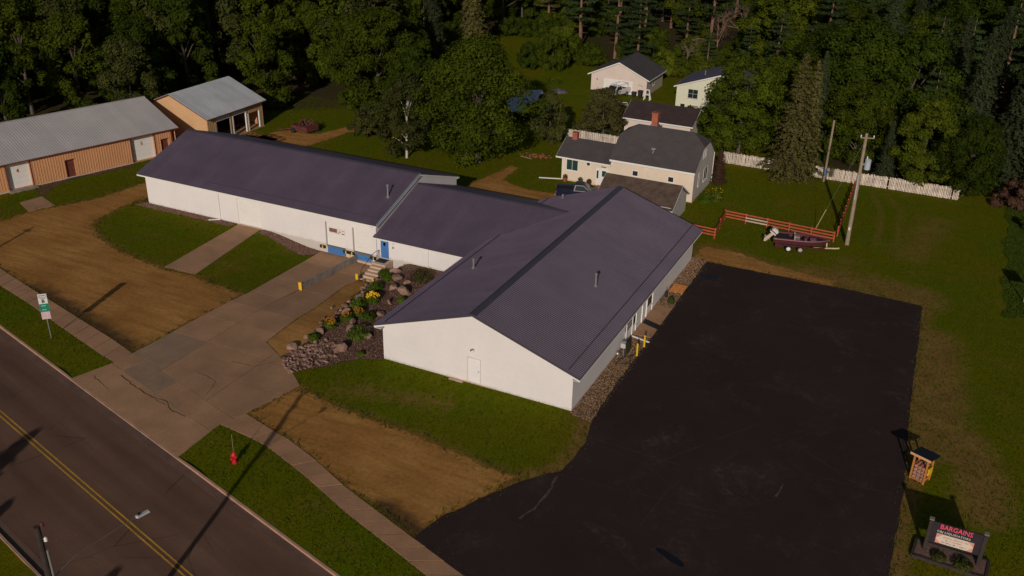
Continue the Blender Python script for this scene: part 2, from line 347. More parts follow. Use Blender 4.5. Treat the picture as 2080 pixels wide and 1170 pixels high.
def make_ground(name, cut_near):
    fx = np.arange(-82, 44.01, .5); fy = np.arange(-30, 100.01, .5)
    xs = np.concatenate([[-900,-600,-400,-300,-220,-170,-140,-120,-105,-95,-88], fx, [48,54,62,75,95,120,160,220,300,450,700,900]])
    ys = np.concatenate([[-400,-250,-160,-110,-80,-60,-48,-40,-35], fy, [103,107,112,118,125,135,150,170,200,240,300,400,600,900]])
    X, Y = np.meshgrid(xs, ys); Z = hz(X, Y); nx, ny = len(xs), len(ys)
    Z = Z-.35*np.clip((sdist(X, Y, DRIVE)-.45)/.4, 0, 1)      # excavated under the concrete drive
    worn = np.zeros_like(X)
    def wear(d, r, k): np.maximum(worn, k*np.clip(1-d/r, 0, 1), out=worn)
    wear(np.abs(sdist(X, Y, LOT)), 1.7, 1.05)
    wear(np.abs(sdist(X, Y, DIRT_MID)), 1.5, .55); wear(np.abs(sdist(X, Y, LOT_DIRT)), 2.2, .6); wear(np.abs(sdist(X, Y, DIRT_LOT)), 1.6, .5)
    wear(dpoly(X, Y, [(10.90, 32.10), (16.25, 32.55), (20.63, 32.00)], False), 4.6, 1.05)
    wear(dpoly(X, Y, [(22.48, 24.09), (23.45, 15.86), (23.68, 8.01)], False), 3.8, 1.15); wear(dpoly(X, Y, [(25.84, 9.14), (26.90, 5.91), (27.33, 1.61)], False), 3., 1.05)
    wear(dpoly(X, Y, [(15.88, 42.90), (15.12, 53.55), (13.28, 59.81)], False), .9, .55); wear(dpoly(X, Y, [(17.83, 42.55), (17.09, 54.65), (14.94, 59.78)], False), .9, .55)
    wear(dpoly(X, Y, [(19.29, 41.96), (20.80, 53.34)], False), 4., .6); wear(dpoly(X, Y, [(13.42, 33.47), (13.73, 37.54)], False), 3., .5); wear(dpoly(X, Y, [(4.49, 49.36), (5.15, 51.52)], False), 2., .4)
    wear(dpoly(X, Y, [(-16.13, -5.16), (-8.66, -3.48)], False), 2.4, .55); wear(dpoly(X, Y, [(-40,8), (-37,8)], False), 1., .5)
    lit = np.zeros_like(X)
    for poly in FOREST: lit = np.maximum(lit, np.clip(.5+sdist(X, Y, poly)/6, 0, 1))
    v = np.stack([X.ravel(), Y.ravel(), Z.ravel()], 1)
    i = np.arange(nx*ny).reshape(ny, nx); f = np.stack([i[:-1,:-1], i[:-1,1:], i[1:,1:], i[1:,:-1]], -1).reshape(-1, 4)
    s = road_s(X, Y).ravel(); keep = (s[f].min(1) < .3) if cut_near else (s[f].max(1) > 10.5); f = f[keep]
    me = mesh_np(name, v, f, {'worn': ('POINT', worn.ravel()), 'litter': ('POINT', lit.ravel())})
    b = bmesh.new(); b.from_mesh(me)
    d = .02 if cut_near else 11.2
    co = road_p(0, d); no = RN if cut_near else -RN
    bmesh.ops.bisect_plane(b, geom=b.verts[:]+b.edges[:]+b.faces[:], dist=1e-4, plane_co=(co[0], co[1], 0), plane_no=(no[0], no[1], 0), clear_outer=True)
    bmesh.ops.delete(b, geom=[q for q in b.verts if not q.link_faces], context='VERTS')
    b.to_mesh(me); b.free(); me.polygons.foreach_set('use_smooth', np.ones(len(me.polygons), bool))
    return tag(link(name, me, M_ground), kind='structure')
FOREST = [[(-260,-6), (-92,-6), (-89,18), (-85,33), (-79.5,38), (-77,48), (-62,58), (-52,66), (-58,84), (-72,96), (-72,118), (-56,124), (-44,104), (-20,103), (-9,92), (-5,72), (5,66.5), (17,66.5), (27,66.5), (60,60), (260,60), (260,400), (-260,400)]]
make_ground('ground', True); make_ground('ground', False)

def soft(name, poly, dz, m, res=.35, margin=.9, damp=None):
    P_ = np.array(poly); x0, y0 = P_.min(0)-margin; x1, y1 = P_.max(0)+margin
    xs = np.arange(x0, x1+res, res); ys = np.arange(y0, y1+res, res); X, Y = np.meshgrid(xs, ys); nx, ny = len(xs), len(ys)
    S = sdist(X, Y, poly); Z = hz(X, Y)+dz
    v = np.stack([X.ravel(), Y.ravel(), Z.ravel()], 1); i = np.arange(nx*ny).reshape(ny, nx)
    f = np.stack([i[:-1,:-1], i[:-1,1:], i[1:,1:], i[1:,:-1]], -1).reshape(-1, 4); f = f[S.ravel()[f].max(1) > -margin]
    at = {'sd': ('POINT', S.ravel())}
    if damp: at['damp'] = ('POINT', np.clip(1-dpoly(X, Y, damp[0], False)/damp[1], 0, 1).ravel())
    me = mesh_np(name, v, f, at); return link(name, me, m)
tag(soft('dirt_lot', DIRT_LOT, .006, M_dirt, damp=([(-50.13, -4.70), (-42.98, -6.19), (-38.32, -7.60), (-35.22, -8.24)], 2.6)), kind='structure')
tag(soft('dirt_lot', DIRT_MID, .006, M_dirt, damp=([(-6.09, -15.28), (-3.07, -16.66)], 1.6)), kind='structure')
tag(soft('dirt_strip', DIRT_STRIP, .008, M_dirt_t, margin=.4), kind='structure')
tag(soft('dirt_track', BACK_TRACK, .006, M_dirt), kind='structure')
tag(soft('dirt_driveway', HOUSE_DRIVE, .006, M_dirt), kind='structure')
tag(soft('dirt_track', LOT_DIRT, .006, M_dirt), kind='structure')
tag(soft('gravel_bed', GARDEN, .014, M_gard, margin=.25), kind='structure')
tag(soft('gravel_bed', GRAVEL_RIGHT, .012, M_grav, margin=.25), kind='structure')
for g_ in (GRAVEL_LEFT, GRAVEL_LEFT2, TAN_GRAVEL): tag(soft('gravel_bed', g_, .012, M_gard, margin=.25), kind='structure')

# ---- road, kerb, gutter, markings
def road_mat():
    s = NT('worn_road_surface'); p = s.coord('pos')
    mp = s.n('Mapping'); s.l(p, mp.inputs[0]); mp.inputs['Rotation'].default_value = (0, 0, math.atan2(-RT[1], RT[0]))
    sep = s.n('SeparateXYZ'); s.l(mp.outputs[0], sep.inputs[0])
    st = s.n('Mapping'); s.l(mp.outputs[0], st.inputs[0]); st.inputs['Scale'].default_value = (.06, 1., 1)
    lane = s.ramp(s.noise(st.outputs[0], .55, 3, .6), .32, .68)
    c = s.mix(lane, (.178,.100,.068), (.116,.066,.046))
    c = s.mul(c, s.ramp(s.noise(p, .25, 4), .3, .7, .88, 1.12)); c = s.mul(c, s.ramp(s.noise(p, 14, 3, .7), .25, .75, .82, 1.18))
    v = s.n('TexVoronoi'); v.feature = 'DISTANCE_TO_EDGE'; s.l(s.n('Vector') if False else p, v.inputs['Vector']); v.inputs['Scale'].default_value = .11
    ck = s.math('MULTIPLY', s.ramp(v.outputs['Distance'], .0, .004, 1, 0), s.ramp(s.noise(p, .35, 2), .45, .55))
    c = s.mix(s.math('MULTIPLY', ck, .6), c, (.03,.022,.02)); s.bump(s.noise(p, 40, 2), .3, .01)
    return s.fin(c, .88, 0, .1)
def strip(name, t0, t1, prof, m, step=3., zfun=None, parent=None):
    """profile of (s, z) points swept along the road"""
    ts = np.arange(t0, t1+.01, step); b = MB(); n = len(prof)
    for t in ts:
        for (s_, z) in prof: x, y = road_p(t, s_); b.v.append((x, y, z+(zfun(t) if zfun and z > -.05 else 0)))
    for i in range(len(ts)-1):
        for k in range(n-1): a = i*n+k; b.f.append((a, a+n, a+n+1, a+1))
    return b.build(name, m, parent)
tag(strip('road', -260, 260, [(.6, -.12), (5.6, -.07), (10.6, -.12)], road_mat(), 10), kind='structure')
M_curb = pm('kerb_concrete', (.42,.25,.165), .85, .18, 1., .14, 10.)
M_gut = pm('gutter_concrete', (.150,.088,.065), .85, .2, .8, .14, 10.)
drop = lambda t: -.085*float(sstep(-32, -30.6, t)*(1-sstep(-16.6, -15.4, t)))
tag(strip('kerb', -260, 260, [(-.02, -.3), (-.02, .025), (.13, .02), (.16, -.105), (.16, -.3)], M_curb, 1., drop), kind='structure')
tag(strip('gutter', -260, 260, [(.16, -.106), (.72, -.112), (.72, -.3)], M_gut, 10), kind='structure')
tag(strip('kerb', -260, 260, [(11.22, -.3), (11.22, .025), (11.07, .02), (11.04, -.105), (11.04, -.3)], M_curb, 10), kind='structure')
tag(strip('gutter', -260, 260, [(11.04, -.106), (10.48, -.112), (10.48, -.3)], M_gut, 10), kind='structure')
M_line = pm('yellow_road_paint', (.50,.27,.03), .7, .2, .8, .3, 9.)
for s0 in (5.40, 5.70): tag(strip('centre_line', -260, 260, [(s0, -.0635), (s0+.11, -.0635)], M_line, 10), kind='structure')

# ---- hard paving
def ccw(poly):
    a = sum(poly[i][0]*poly[(i+1) % len(poly)][1]-poly[(i+1) % len(poly)][0]*poly[i][1] for i in range(len(poly)))
    return poly if a > 0 else poly[::-1]
def clip(poly, a, b, c):      # keep a*x+b*y >= c
    out = []
    for i in range(len(poly)):
        p, q = poly[i], poly[(i+1) % len(poly)]; dp, dq = a*p[0]+b*p[1]-c, a*q[0]+b*q[1]-c
        if dp >= 0: out.append(p)
        if dp*dq < 0: u = dp/(dp-dq); out.append((p[0]+(q[0]-p[0])*u, p[1]+(q[1]-p[1])*u))
    return out
def slab(name, poly, m, parent=None, top=.03, gap=.012, jig=0.):
    poly = ccw(poly); n = len(poly); cx = sum(p[0] for p in poly)/n; cy = sum(p[1] for p in poly)/n
    P2 = []
    for i in range(n):
        x, y = poly[i]; d = math.hypot(x-cx, y-cy) or 1; k = max(0, 1-gap*1.4/d); P2.append((cx+(x-cx)*k, cy+(y-cy)*k))
    dz = random.uniform(-jig, jig)
    v = [(x, y, H1(x, y)+top+dz) for x, y in P2]+[(x, y, H1(x, y)-.12) for x, y in P2]
    b = MB(); b.add(v, [tuple(range(n))]+[(i, i+n, (i+1) % n+n, (i+1) % n) for i in range(n)])
    me = b.mesh(name); bb = bmesh.new(); bb.from_mesh(me); bmesh.ops.triangulate(bb, faces=[f for f in bb.faces if len(f.verts) > 4]); bb.to_mesh(me); bb.free()
    return link(name, me, m, parent)
drv = tag(slab('concrete_driveway', [(x, y) for x, y in DRIVE], pm('joint_filler', (.10,.07,.055), .95), None, -.015, 0), kind='structure')
# refine the sub-base so that it follows the ramps
drv.data.clear_geometry(); bb = bmesh.new(); fv = [bb.verts.new((x, y, 0)) for x, y in ccw(DRIVE)]; bb.faces.new(fv)
for c_ in np.arange(-9, 17, 1.0): bmesh.ops.bisect_plane(bb, geom=bb.verts[:]+bb.edges[:]+bb.faces[:], plane_co=(0, c_, 0), plane_no=(0, 1, 0))
for c_ in (-32, -29.97, -29.93, -29.88, -28): bmesh.ops.bisect_plane(bb, geom=bb.verts[:]+bb.edges[:]+bb.faces[:], plane_co=(c_, 0, 0), plane_no=(1, 0, 0))
for v_ in bb.verts: v_.co.z = H1(v_.co.x, v_.co.y)-.03
bb.to_mesh(drv.data); bb.free()
conc_old = pm('old_greenish_concrete', (.300,.200,.128), .85, .14, .6, .12, 9.)
S0 = -5.0
up = clip(DRIVE, -RN[0], -RN[1], -RN@RO-S0)
low = clip(DRIVE, RN[0], RN[1], RN@RO+S0)
xl = [-37, -29.93, -24, -18]; yl = [-12, -8, -4.5, -1.0, 2.0, 4.8, 7.6, 10.4, 13.2, 16.4]
for i in range(3):
    for j in range(len(yl)-1):
        q = clip(clip(clip(clip(up, 1, 0, xl[i]), -1, 0, -xl[i+1]), 0, 1, yl[j]), 0, -1, -yl[j+1])
        if len(q) > 2 and abs(sum(q[k][0]*q[(k+1) % len(q)][1]-q[(k+1) % len(q)][0]*q[k][1] for k in range(len(q)))) > .3:
            slab('slab', q, conc_old if (i == 0 and j in (0, 1)) else conc, drv, .035, .026)
tl = [-34, -29.3, -24.6, -19.9, -14, -8]; sl = [-5.0, -3.1, 0.02]
for i in range(len(tl)-1):
    for j in range(2):
        q = low
        o_ = RT@RO; q = clip(q, RT[0], RT[1], o_+tl[i]); q = clip(q, -RT[0], -RT[1], -(o_+tl[i+1])) if q else q
        o_ = RN@RO; q = clip(q, RN[0], RN[1], o_+sl[j]) if q else q; q = clip(q, -RN[0], -RN[1], -(o_+sl[j+1])) if q else q
        if q and len(q) > 2: slab('slab', q, conc_old if (i == 1 and j == 0) else conc, drv, .035, .026)
def crack(pts, wd, m, parent, dz=.042, seed=0):
    r = random.Random(seed); P2 = []
    for (a, b_) in zip(pts[:-1], pts[1:]):
        L = math.hypot(b_[0]-a[0], b_[1]-a[1]); n = max(2, int(L/.35))
        for k in range(n): u = k/n; P2.append((a[0]+(b_[0]-a[0])*u+r.uniform(-.07, .07), a[1]+(b_[1]-a[1])*u+r.uniform(-.07, .07)))
    P2.append(pts[-1]); b = MB(); n = len(P2)
    for i, (x, y) in enumerate(P2):
        x2, y2 = P2[min(i+1, n-1)]; x1, y1 = P2[max(i-1, 0)]; d = math.hypot(x2-x1, y2-y1) or 1; nx, ny = -(y2-y1)/d, (x2-x1)/d; w_ = wd*r.uniform(.35, 1)/2
        b.v += [(x+nx*w_, y+ny*w_, H1(x, y)+dz), (x-nx*w_, y-ny*w_, H1(x, y)+dz)]
    b.f = [(2*i, 2*i+1, 2*i+3, 2*i+2) for i in range(n-1)]
    return b.build('crack', m, parent)
M_crack = pm('crack_filler', (.045,.030,.026), .9)
crack([(-32.03, -11.48), (-30.79, -11.86), (-29.10, -12.36), (-27.84, -12.60), (-26.34, -12.55), (-25.44, -13.24), (-24.69, -13.34), (-23.86, -13.40)], .09, M_crack, drv, seed=1)
crack([(-33.84, -12.44), (-32.67, -12.86), (-31.30, -13.30)], .06, M_crack, drv, seed=2); crack([(-27.84, -12.60), (-26.97, -12.81), (-26.16, -12.97)], .05, M_crack, drv, seed=3)
crack([(-27.44, -8.39), (-25.16, -8.78), (-24.61, -10.44)], .05, M_crack, drv, seed=4); crack([(-26.14, -6.02), (-23.98, -5.71), (-23.13, -4.41)], .05, M_crack, drv, seed=5)
nar = tag(slab('concrete_path', NARROW, pm('joint_filler', (.1,.07,.055)), None, .012, 0), kind='structure')
for k in range(4):
    f_ = lambda u: ((NARROW[0][0]+(NARROW[3][0]-NARROW[0][0])*u, NARROW[0][1]+(NARROW[3][1]-NARROW[0][1])*u), (NARROW[1][0]+(NARROW[2][0]-NARROW[1][0])*u, NARROW[1][1]+(NARROW[2][1]-NARROW[1][1])*u))
    a0, b0 = f_(k/4); a1, b1 = f_((k+1)/4); slab('slab', [a0, b0, b1, a1], conc, nar, .035, .014)
tag(slab('concrete_pad', TAN_PAD, conc, None, .04, 0), kind='structure')
tag(slab('concrete_pad', ENTRY, conc, None, .05, 0), kind='structure')
conc_walk = pm('sidewalk_concrete', (.380,.212,.116), .85, .14, .6, .1, 9., objv=.07, bump=.15, bsc=25.)
def resample(pts, n):
    d = [0]
    for a, b_ in zip(pts[:-1], pts[1:]): d.append(d[-1]+math.hypot(b_[0]-a[0], b_[1]-a[1]))
    return [(float(np.interp(d[-1]*k/n, d, [p[0] for p in pts])), float(np.interp(d[-1]*k/n, d, [p[1] for p in pts]))) for k in range(n+1)]
for wl, n in ((WALK_L, 30), (WALK_R, 17)):
    sw = None; A_, B_ = resample(wl[0], n), resample(wl[1], n)
    base = A_+B_[::-1]; sw = tag(slab('sidewalk', base, pm('joint_filler', (.1,.07,.055)), None, .006, 0), kind='structure')
    for k in range(n): slab('slab', [A_[k], A_[k+1], B_[k+1], B_[k]], conc_walk, sw, .04, .03, .01)
# ---- asphalt lot
def asphalt_mat():
    s = NT('fresh_asphalt'); p = s.coord('pos')
    c = s.mix(s.ramp(s.noise(p, .13, 5, .62), .35, .68), (.034,.0225,.0215), (.044,.029,.027))
    c = s.mul(c, s.ramp(s.noise(p, 18, 3, .7), .25, .75, .8, 1.2))
    d = s.math('MULTIPLY', s.ramp(s.noise(p, .22, 6, .74, .6), .52, .70), s.ramp(s.noise(p, 2.6, 5, .72), .40, .68))
    c = s.mix(s.math('MULTIPLY', d, .62), c, (.135,.085,.064))
    w_ = s.n('TexVoronoi'); w_.feature = 'DISTANCE_TO_EDGE'; mp = s.n('Mapping'); s.l(p, mp.inputs[0]); mp.inputs['Scale'].default_value = (.07, .1, 1); s.l(mp.outputs[0], w_.inputs['Vector']); w_.inputs['Scale'].default_value = 1.
    ck = s.math('MULTIPLY', s.ramp(w_.outputs['Distance'], 0, .0035, 1, 0), s.ramp(s.noise(p, .3, 3), .45, .55)); c = s.mix(s.math('MULTIPLY', ck, .15), c, (.14,.10,.08))
    s.bump(s.noise(p, 45, 2), .35, .01); return s.fin(c, s.ramp(s.noise(p, .3, 3), .3, .7, .82, .92), 0, .08)
def ragged(poly, step=.5, amp=.06, seed=3):
    r = random.Random(seed); o_ = []
    for i in range(len(poly)):
        a, b_ = poly[i], poly[(i+1) % len(poly)]; L = math.hypot(b_[0]-a[0], b_[1]-a[1]); n = max(1, int(L/step))
        for k in range(n): u = k/n; o_.append((a[0]+(b_[0]-a[0])*u+r.uniform(-amp, amp), a[1]+(b_[1]-a[1])*u+r.uniform(-amp, amp)))
    return o_
lot = tag(slab('asphalt_lot', ragged(LOT), asphalt_mat(), None, .045, 0), kind='structure')
M_tar = pm('tar_sealer', (.008,.007,.009), .35, .2, 2., spec=.5)
for k, (c_, rx, ry) in enumerate((((2.62, 27.33), .9, .55), ((1.82, 24.34), .35, .22), ((1.74, 23.36), .3, .28), ((11.05, -11.47), 1.0, .3))):
    r_ = random.Random(k); b = MB(); b.poly([(c_[0]+rx*math.cos(t)*r_.uniform(.8, 1.15), c_[1]+ry*math.sin(t)*r_.uniform(.8, 1.15)-(.35*math.cos(t) if k == 3 else 0), .052) for t in np.linspace(0, 2*math.pi, 18, endpoint=False)]); b.build('tar_patch', M_tar, lot)
M_scuff = pm('gravel_dust', (.085,.055,.042), .95, .4, 3.)
crack([(2.21, -7.61), (2.36, -9.79), (2.23, -11.21), (1.82, -12.46)], .22, M_scuff, lot, .05, 8); crack([(1.21, -2.49), (3.62, -2.55), (8.88, -2.62)], .05, M_scuff, lot, .05, 9); crack([(15.47, -1.54), (15.31, -3.03)], .18, M_scuff, lot, .05, 10)
crack([(2.34, -7.25), (7.57, -6.79), (13.68, -6.03)], .035, M_scuff, lot, .05, 11); crack([(21.86, 0.78), (19.18, 0.40), (16.99, 0.43)], .035, M_scuff, lot, .05, 12)

# ---------------------------------------------------------------- building kit
def face(origin, facing='-y'):
    """wall frame: x along the wall (left to right seen from outside), -y outwards, z up"""
    a = {'-y': 0, '+x': 90, '+y': 180, '-x': 270}[facing] if isinstance(facing, str) else facing
    return Matrix.Translation(origin) @ Matrix.Rotation(R(a), 4, 'Z')
def wall(parent, T, wd, z0, z1, m, opens=(), depth=.15, ribs=0., local=False, name='wall', top=None, proud=.028):
    b = MB(T); xs = sorted({0, wd, *[v for o in opens for v in o[:2]]}); zs = sorted({z0, z1, *[v for o in opens for v in o[2:4]]})
    for i in range(len(xs)-1):
        for j in range(len(zs)-1):
            cx, cz = (xs[i]+xs[i+1])/2, (zs[j]+zs[j+1])/2
            if any(o[0] < cx < o[1] and o[2] < cz < o[3] for o in opens): continue
            b.add([(xs[i],0,zs[j]),(xs[i+1],0,zs[j]),(xs[i+1],0,zs[j+1]),(xs[i],0,zs[j+1])], [(0,1,2,3)])
    for (a, c, e, g) in [o[:4] for o in opens]:
        for q in (((a,0,e),(a,depth,e),(a,depth,g),(a,0,g)), ((c,0,e),(c,0,g),(c,depth,g),(c,depth,e)), ((a,0,g),(a,depth,g),(c,depth,g),(c,0,g)), ((a,0,e),(c,0,e),(c,depth,e),(a,depth,e))): b.add(q, [(0,1,2,3)])
    if top: b.add([(x,0,z) for x, z in top], [tuple(range(len(top)))])
    if ribs:
        x = ribs/2
        while x < wd:
            seg = [(z0, z1)]
            for o in opens:
                if o[0]-.03 < x < o[1]+.03: seg = [s_ for a, c in seg for s_ in ((a, min(c, o[2])), (max(a, o[3]), c)) if s_[1]-s_[0] > .05]
            for a, c in seg:
                if top:
                    tz = float(np.interp(x, [p[0] for p in sorted(top)], [p[1] for p in sorted(top)])); c = max(c, tz) if c >= z1-.01 else c
                b.add([(x-.05,-.001,a),(x-.02,-proud,a),(x+.02,-proud,a),(x+.05,-.001,a),(x-.05,-.001,c),(x-.02,-proud,c),(x+.02,-proud,c),(x+.05,-.001,c)], [(0,1,5,4),(1,2,6,5),(2,3,7,6)])
            x += ribs
    return b.build(name, m, parent, local, fix=False)
def slope(roof, e0, e1, r0, m, pw=.914, nr=4, rib=.03, name='roof_panel', local=False, thick=.02):
    """sheet-metal panels laid side by side from the eave e0-e1 up to the ridge (r0 above e0)"""
    e0, e1, r0 = Vector(e0), Vector(e1), Vector(r0)
    if not local: o = wt(roof); e0, e1, r0 = e0-o, e1-o, r0-o
    u = (e1-e0); L = u.length; u.normalize(); v = (r0-e0); V = v.length; v.normalize(); n = max(1, round(L/pw)); p = L/n; w_ = u.cross(v).normalized()
    key = (name, round(p, 3), round(V, 3), nr, rib, m.name)
    if key not in SLOPES:
        b = MB(); g = p/nr; b.box(0.002, p-.002, 0, V, -thick, 0)
        for k in range(nr):
            x = g*(k+.5); b.add([(x-.055,0,.0),(x-.025,0,rib),(x+.025,0,rib),(x+.055,0,0),(x-.055,V,0),(x-.025,V,rib),(x+.025,V,rib),(x+.055,V,0)], [(0,4,5,1),(1,5,6,2),(2,6,7,3),(0,1,2,3),(4,7,6,5)])
        SLOPES[key] = b.mesh(name); SLOPES[key].materials.append(m)
    M = Matrix((u, v, w_)).transposed().to_4x4()
    for k in range(n):
        o = link(name, SLOPES[key], m, roof); mm = M.copy(); mm.translation = e0+u*p*k; o.matrix_local = mm
SLOPES = {}
def overhead(parent, T, x0, x1, z0, z1, y, m, n=4, local=False, label=None):
    d = MB(T); d.box(x0, x1, y+.03, y+.06, z0, z1); d = d.build('overhead_door', m, parent, local); h = (z1-z0)/n
    for k in range(n): MB(T).box(x0+.005, x1-.005, y, y+.03, z0+h*k+.012, z0+h*(k+1)-.012).build('door_panel', m, d, local)
    if label: d['label'] = label
    return d
def door(parent, T, x0, x1, z0, z1, m, y=-.03, local=False, mf=None, pane=None, handle=True, name='door'):
    mf = mf or white_trim; f = MB(T); e = .07
    f.box(x0-e, x0, y-.02, .02, z0, z1+e); f.box(x1, x1+e, y-.02, .02, z0, z1+e); f.box(x0, x1, y-.02, .02, z1, z1+e)
    d = MB(T).box(x0+.004, x1-.004, y, .015, z0+.02, z1-.004).build(name, m, parent, local); f.build('door_frame', mf, d, local)
    if handle: MB(T).box(x1-.14, x1-.06, y-.07, y, z0+.98, z0+1.05).build('handle', galv, d, local)
    if pane: MB(T).box(x0+pane[0], x0+pane[1], y-.012, y, z0+pane[2], z0+pane[3]).build('pane', glass_g, d, local)
    return d
def window(parent, T, x0, x1, z0, z1, mf=None, g=None, nx=1, nz=1, local=False, sill=True, y=-.03):
    mf = mf or white_trim; g = g or glass; e = .06; f = MB(T)
    f.box(x0-e, x0, y, .02, z0-e, z1+e); f.box(x1, x1+e, y, .02, z0-e, z1+e); f.box(x0, x1, y, .02, z1, z1+e); f.box(x0, x1, y, .02, z0-e, z0)
    f = f.build('window', mf, parent, local)
    for i in range(nx):
        for j in range(nz):
            a, c = x0+(x1-x0)*i/nx, x0+(x1-x0)*(i+1)/nx; p, q = z0+(z1-z0)*j/nz, z0+(z1-z0)*(j+1)/nz; gp = .02
            MB(T).box(a+(gp if i else 0), c-(gp if i < nx-1 else 0), -.012, .01, p+(gp if j else 0), q-(gp if j < nz-1 else 0)).build('pane', g, f, local)
    if nx > 1 or nz > 1:
        mn = MB(T)
        for i in range(1, nx): mn.box(x0+(x1-x0)*i/nx-.02, x0+(x1-x0)*i/nx+.02, y+.005, 0, z0, z1)
        for j in range(1, nz): mn.box(x0, x1, y+.008, 0, z0+(z1-z0)*j/nz-.02, z0+(z1-z0)*j/nz+.02)
        mn.build('mullion', mf, f, local)
    if sill: MB(T).box(x0-.1, x1+.1, -.09, .02, z0-e-.05, z0-e-.002).build('sill', mf, f, local)
    return f
def vent(parent, x, y, z, h, r=.09, name='vent_pipe', local=False):
    b = MB(); b.lathe((x, y, z-.1), [(r*2.2, 0), (r*2.2, .12), (r*1.2, .2), (r, .22), (r, h), (r*1.7, h+.02), (r*1.7, h+.1), (.02, h+.2)], 10)
    return b.build(name, galv, parent, local, smooth=False)
def text_mesh(txt, size, m, name, parent, T, local=False, bold=.0, depth=.012, sx=1.0):
    cu = bpy.data.curves.new('t', 'FONT'); cu.body = txt; cu.size = size; cu.align_x = 'CENTER'; cu.align_y = 'CENTER'; cu.extrude = depth; cu.offset = bold; cu.resolution_u = 2
    to = bpy.data.objects.new('t', cu); COL.objects.link(to); bpy.context.view_layer.update()
    me = bpy.data.meshes.new_from_object(to.evaluated_get(bpy.context.evaluated_depsgraph_get())); bpy.data.objects.remove(to)
    off = Vector((0,0,0)) if (local or parent is None) else wt(parent)
    M = T @ Matrix.Rotation(R(90), 4, 'X') @ Matrix.Diagonal((sx, 1, 1, 1)); me.transform(Matrix.Translation(-off) @ M); me.name = name; me.materials.clear()
    return link(name, me, m, parent)

# ---------------------------------------------------------------- main building (right)
mb = thing('retail_building', (-8, 15.2, 0), 'large white gabled metal building with dark ribbed roof beside the asphalt lot', 'building')
RZ, EZ, SL = 6.02, 3.07, .342
gt = lambda x: RZ-SL*abs(x+8)-.12
T = face((-16, 0, 0)); wall(mb, T, 16, -.15, 3.1, white_wall, top=[(0,3.1),(16,3.1),(16,gt(0)),(8,gt(-8)),(0,gt(-16))])
wall(mb, face((0, 0, 0), '+x'), 30.4, -.15, gt(0), white_wall, [(13.9,15.3,.06,2.2),(15.45,16.45,.06,2.2),(16.7,18.0,.75,2.2),(12.75,13.7,.75,2.2)], .1)
wall(mb, face((0, 30.4, 0), '+y'), 16, -.15, 3.1, white_wall, top=[(0,3.1),(16,3.1),(16,gt(0)),(8,gt(-8)),(0,gt(-16))])
wall(mb, face((-16, 30.4, 0), '-x'), 30.4, -.6, gt(0), white_wall)
rf = MB(); y0, y1 = -.3, 30.92
for sg in (-1, 1):
    e, r_ = -8+sg*8.62, -8
    rf.hexa([(e,y0,EZ-.14),(e,y1,EZ-.14),(r_,y1,RZ-.14),(r_,y0,RZ-.14)], [(e,y0,EZ-.025),(e,y1,EZ-.025),(r_,y1,RZ-.025),(r_,y0,RZ-.025)])
rf = rf.build('roof', roof_cap, mb)
slope(rf, (.62,y0,EZ), (.62,y1,EZ), (-8,y0,RZ), roof_dark, rib=.038); slope(rf, (-16.62,y1,EZ), (-16.62,y0,EZ), (-8,y1,RZ), roof_dark, rib=.04)
b = MB()
for sg in (-1, 1): b.hexa([(-8,y0-.02,RZ+.035),(-8,y1+.02,RZ+.035),(-8+sg*.32,y1+.02,RZ-.075),(-8+sg*.32,y0-.02,RZ-.075)], [(-8,y0-.02,RZ+.055),(-8,y1+.02,RZ+.055),(-8+sg*.32,y1+.02,RZ-.055),(-8+sg*.32,y0-.02,RZ-.055)])
b.build('ridge_cap', roof_cap, rf)
for sg in (-1, 1):   # white soffit and rake boards, dark rake trim, snow bars
    e = -8+sg*8.62
    for yy in (y0, y1-.05): MB().hexa([(e,yy+.01,EZ-.30),(-8,yy+.01,RZ-.30),(-8,yy+.04,RZ-.30),(e,yy+.04,EZ-.30)], [(e,yy+.01,EZ-.145),(-8,yy+.01,RZ-.145),(-8,yy+.04,RZ-.145),(e,yy+.04,EZ-.145)]).build('rake_board', white_trim, rf)
    for yy in (y0-.03, y1): MB().hexa([(e,yy,EZ-.15),(-8,yy,RZ-.15),(-8,yy+.03,RZ-.15),(e,yy+.03,EZ-.15)], [(e,yy,EZ+.04),(-8,yy,RZ+.04),(-8,yy+.03,RZ+.04),(e,yy+.03,EZ+.04)]).build('rake_trim', roof_cap, rf)
    MB().box(min(e-sg*.01, e-sg*.03), max(e-sg*.01, e-sg*.03), y0+.05, y1-.06, EZ-.33, EZ-.15).build('fascia', white_trim, rf)
    MB().box(min(e, e-sg*.6), max(e, e-sg*.6), y0+.05, y1-.06, EZ-.34, EZ-.31).build('soffit', white_trim, rf)
    xs_ = e-sg*.95; zz = EZ+.95*SL
    MB().bar((xs_, y0+.1, zz+.07), (xs_, y1-.1, zz+.07), .06, .06).build('snow_bar', roof_cap, rf)
door(mb, T, 7.52, 8.55, .16, 2.2, pm('pale_door', (.86,.82,.83), .45, .02), y=-.02, mf=pm('door_frame_shadow_tone', (.66,.61,.60), .6, .03))  # frame toned darker to draw the shadow line around the door
MB(T).box(.05, 15.95, -.012, -.002, 1.24, 1.275).build('seam_trim', white_wall, mb)
MB(T).box(5.6, 9.7, -.05, .02, -.1, .055).build('sill_board', conc_tan, mb)
MB(T).box(6.0, 7.2, -.34, -.06, -.02, .06).build('step', conc_tan, mb)
l_ = MB(T).box(7.85, 8.05, -.12, 0, 2.93, 3.03).build('wall_lamp', galv, mb); MB(T).box(7.8, 7.86, -.2, -.08, 2.87, 2.97).build('lamp_head', black_metal, l_); MB(T).box(8.02, 8.09, -.2, -.08, 2.87, 2.97).build('lamp_head', white_trim, l_)
MB(T).box(.02, .16, -.1, 0, 2.78, 2.9).build('wall_lamp', galv, mb)
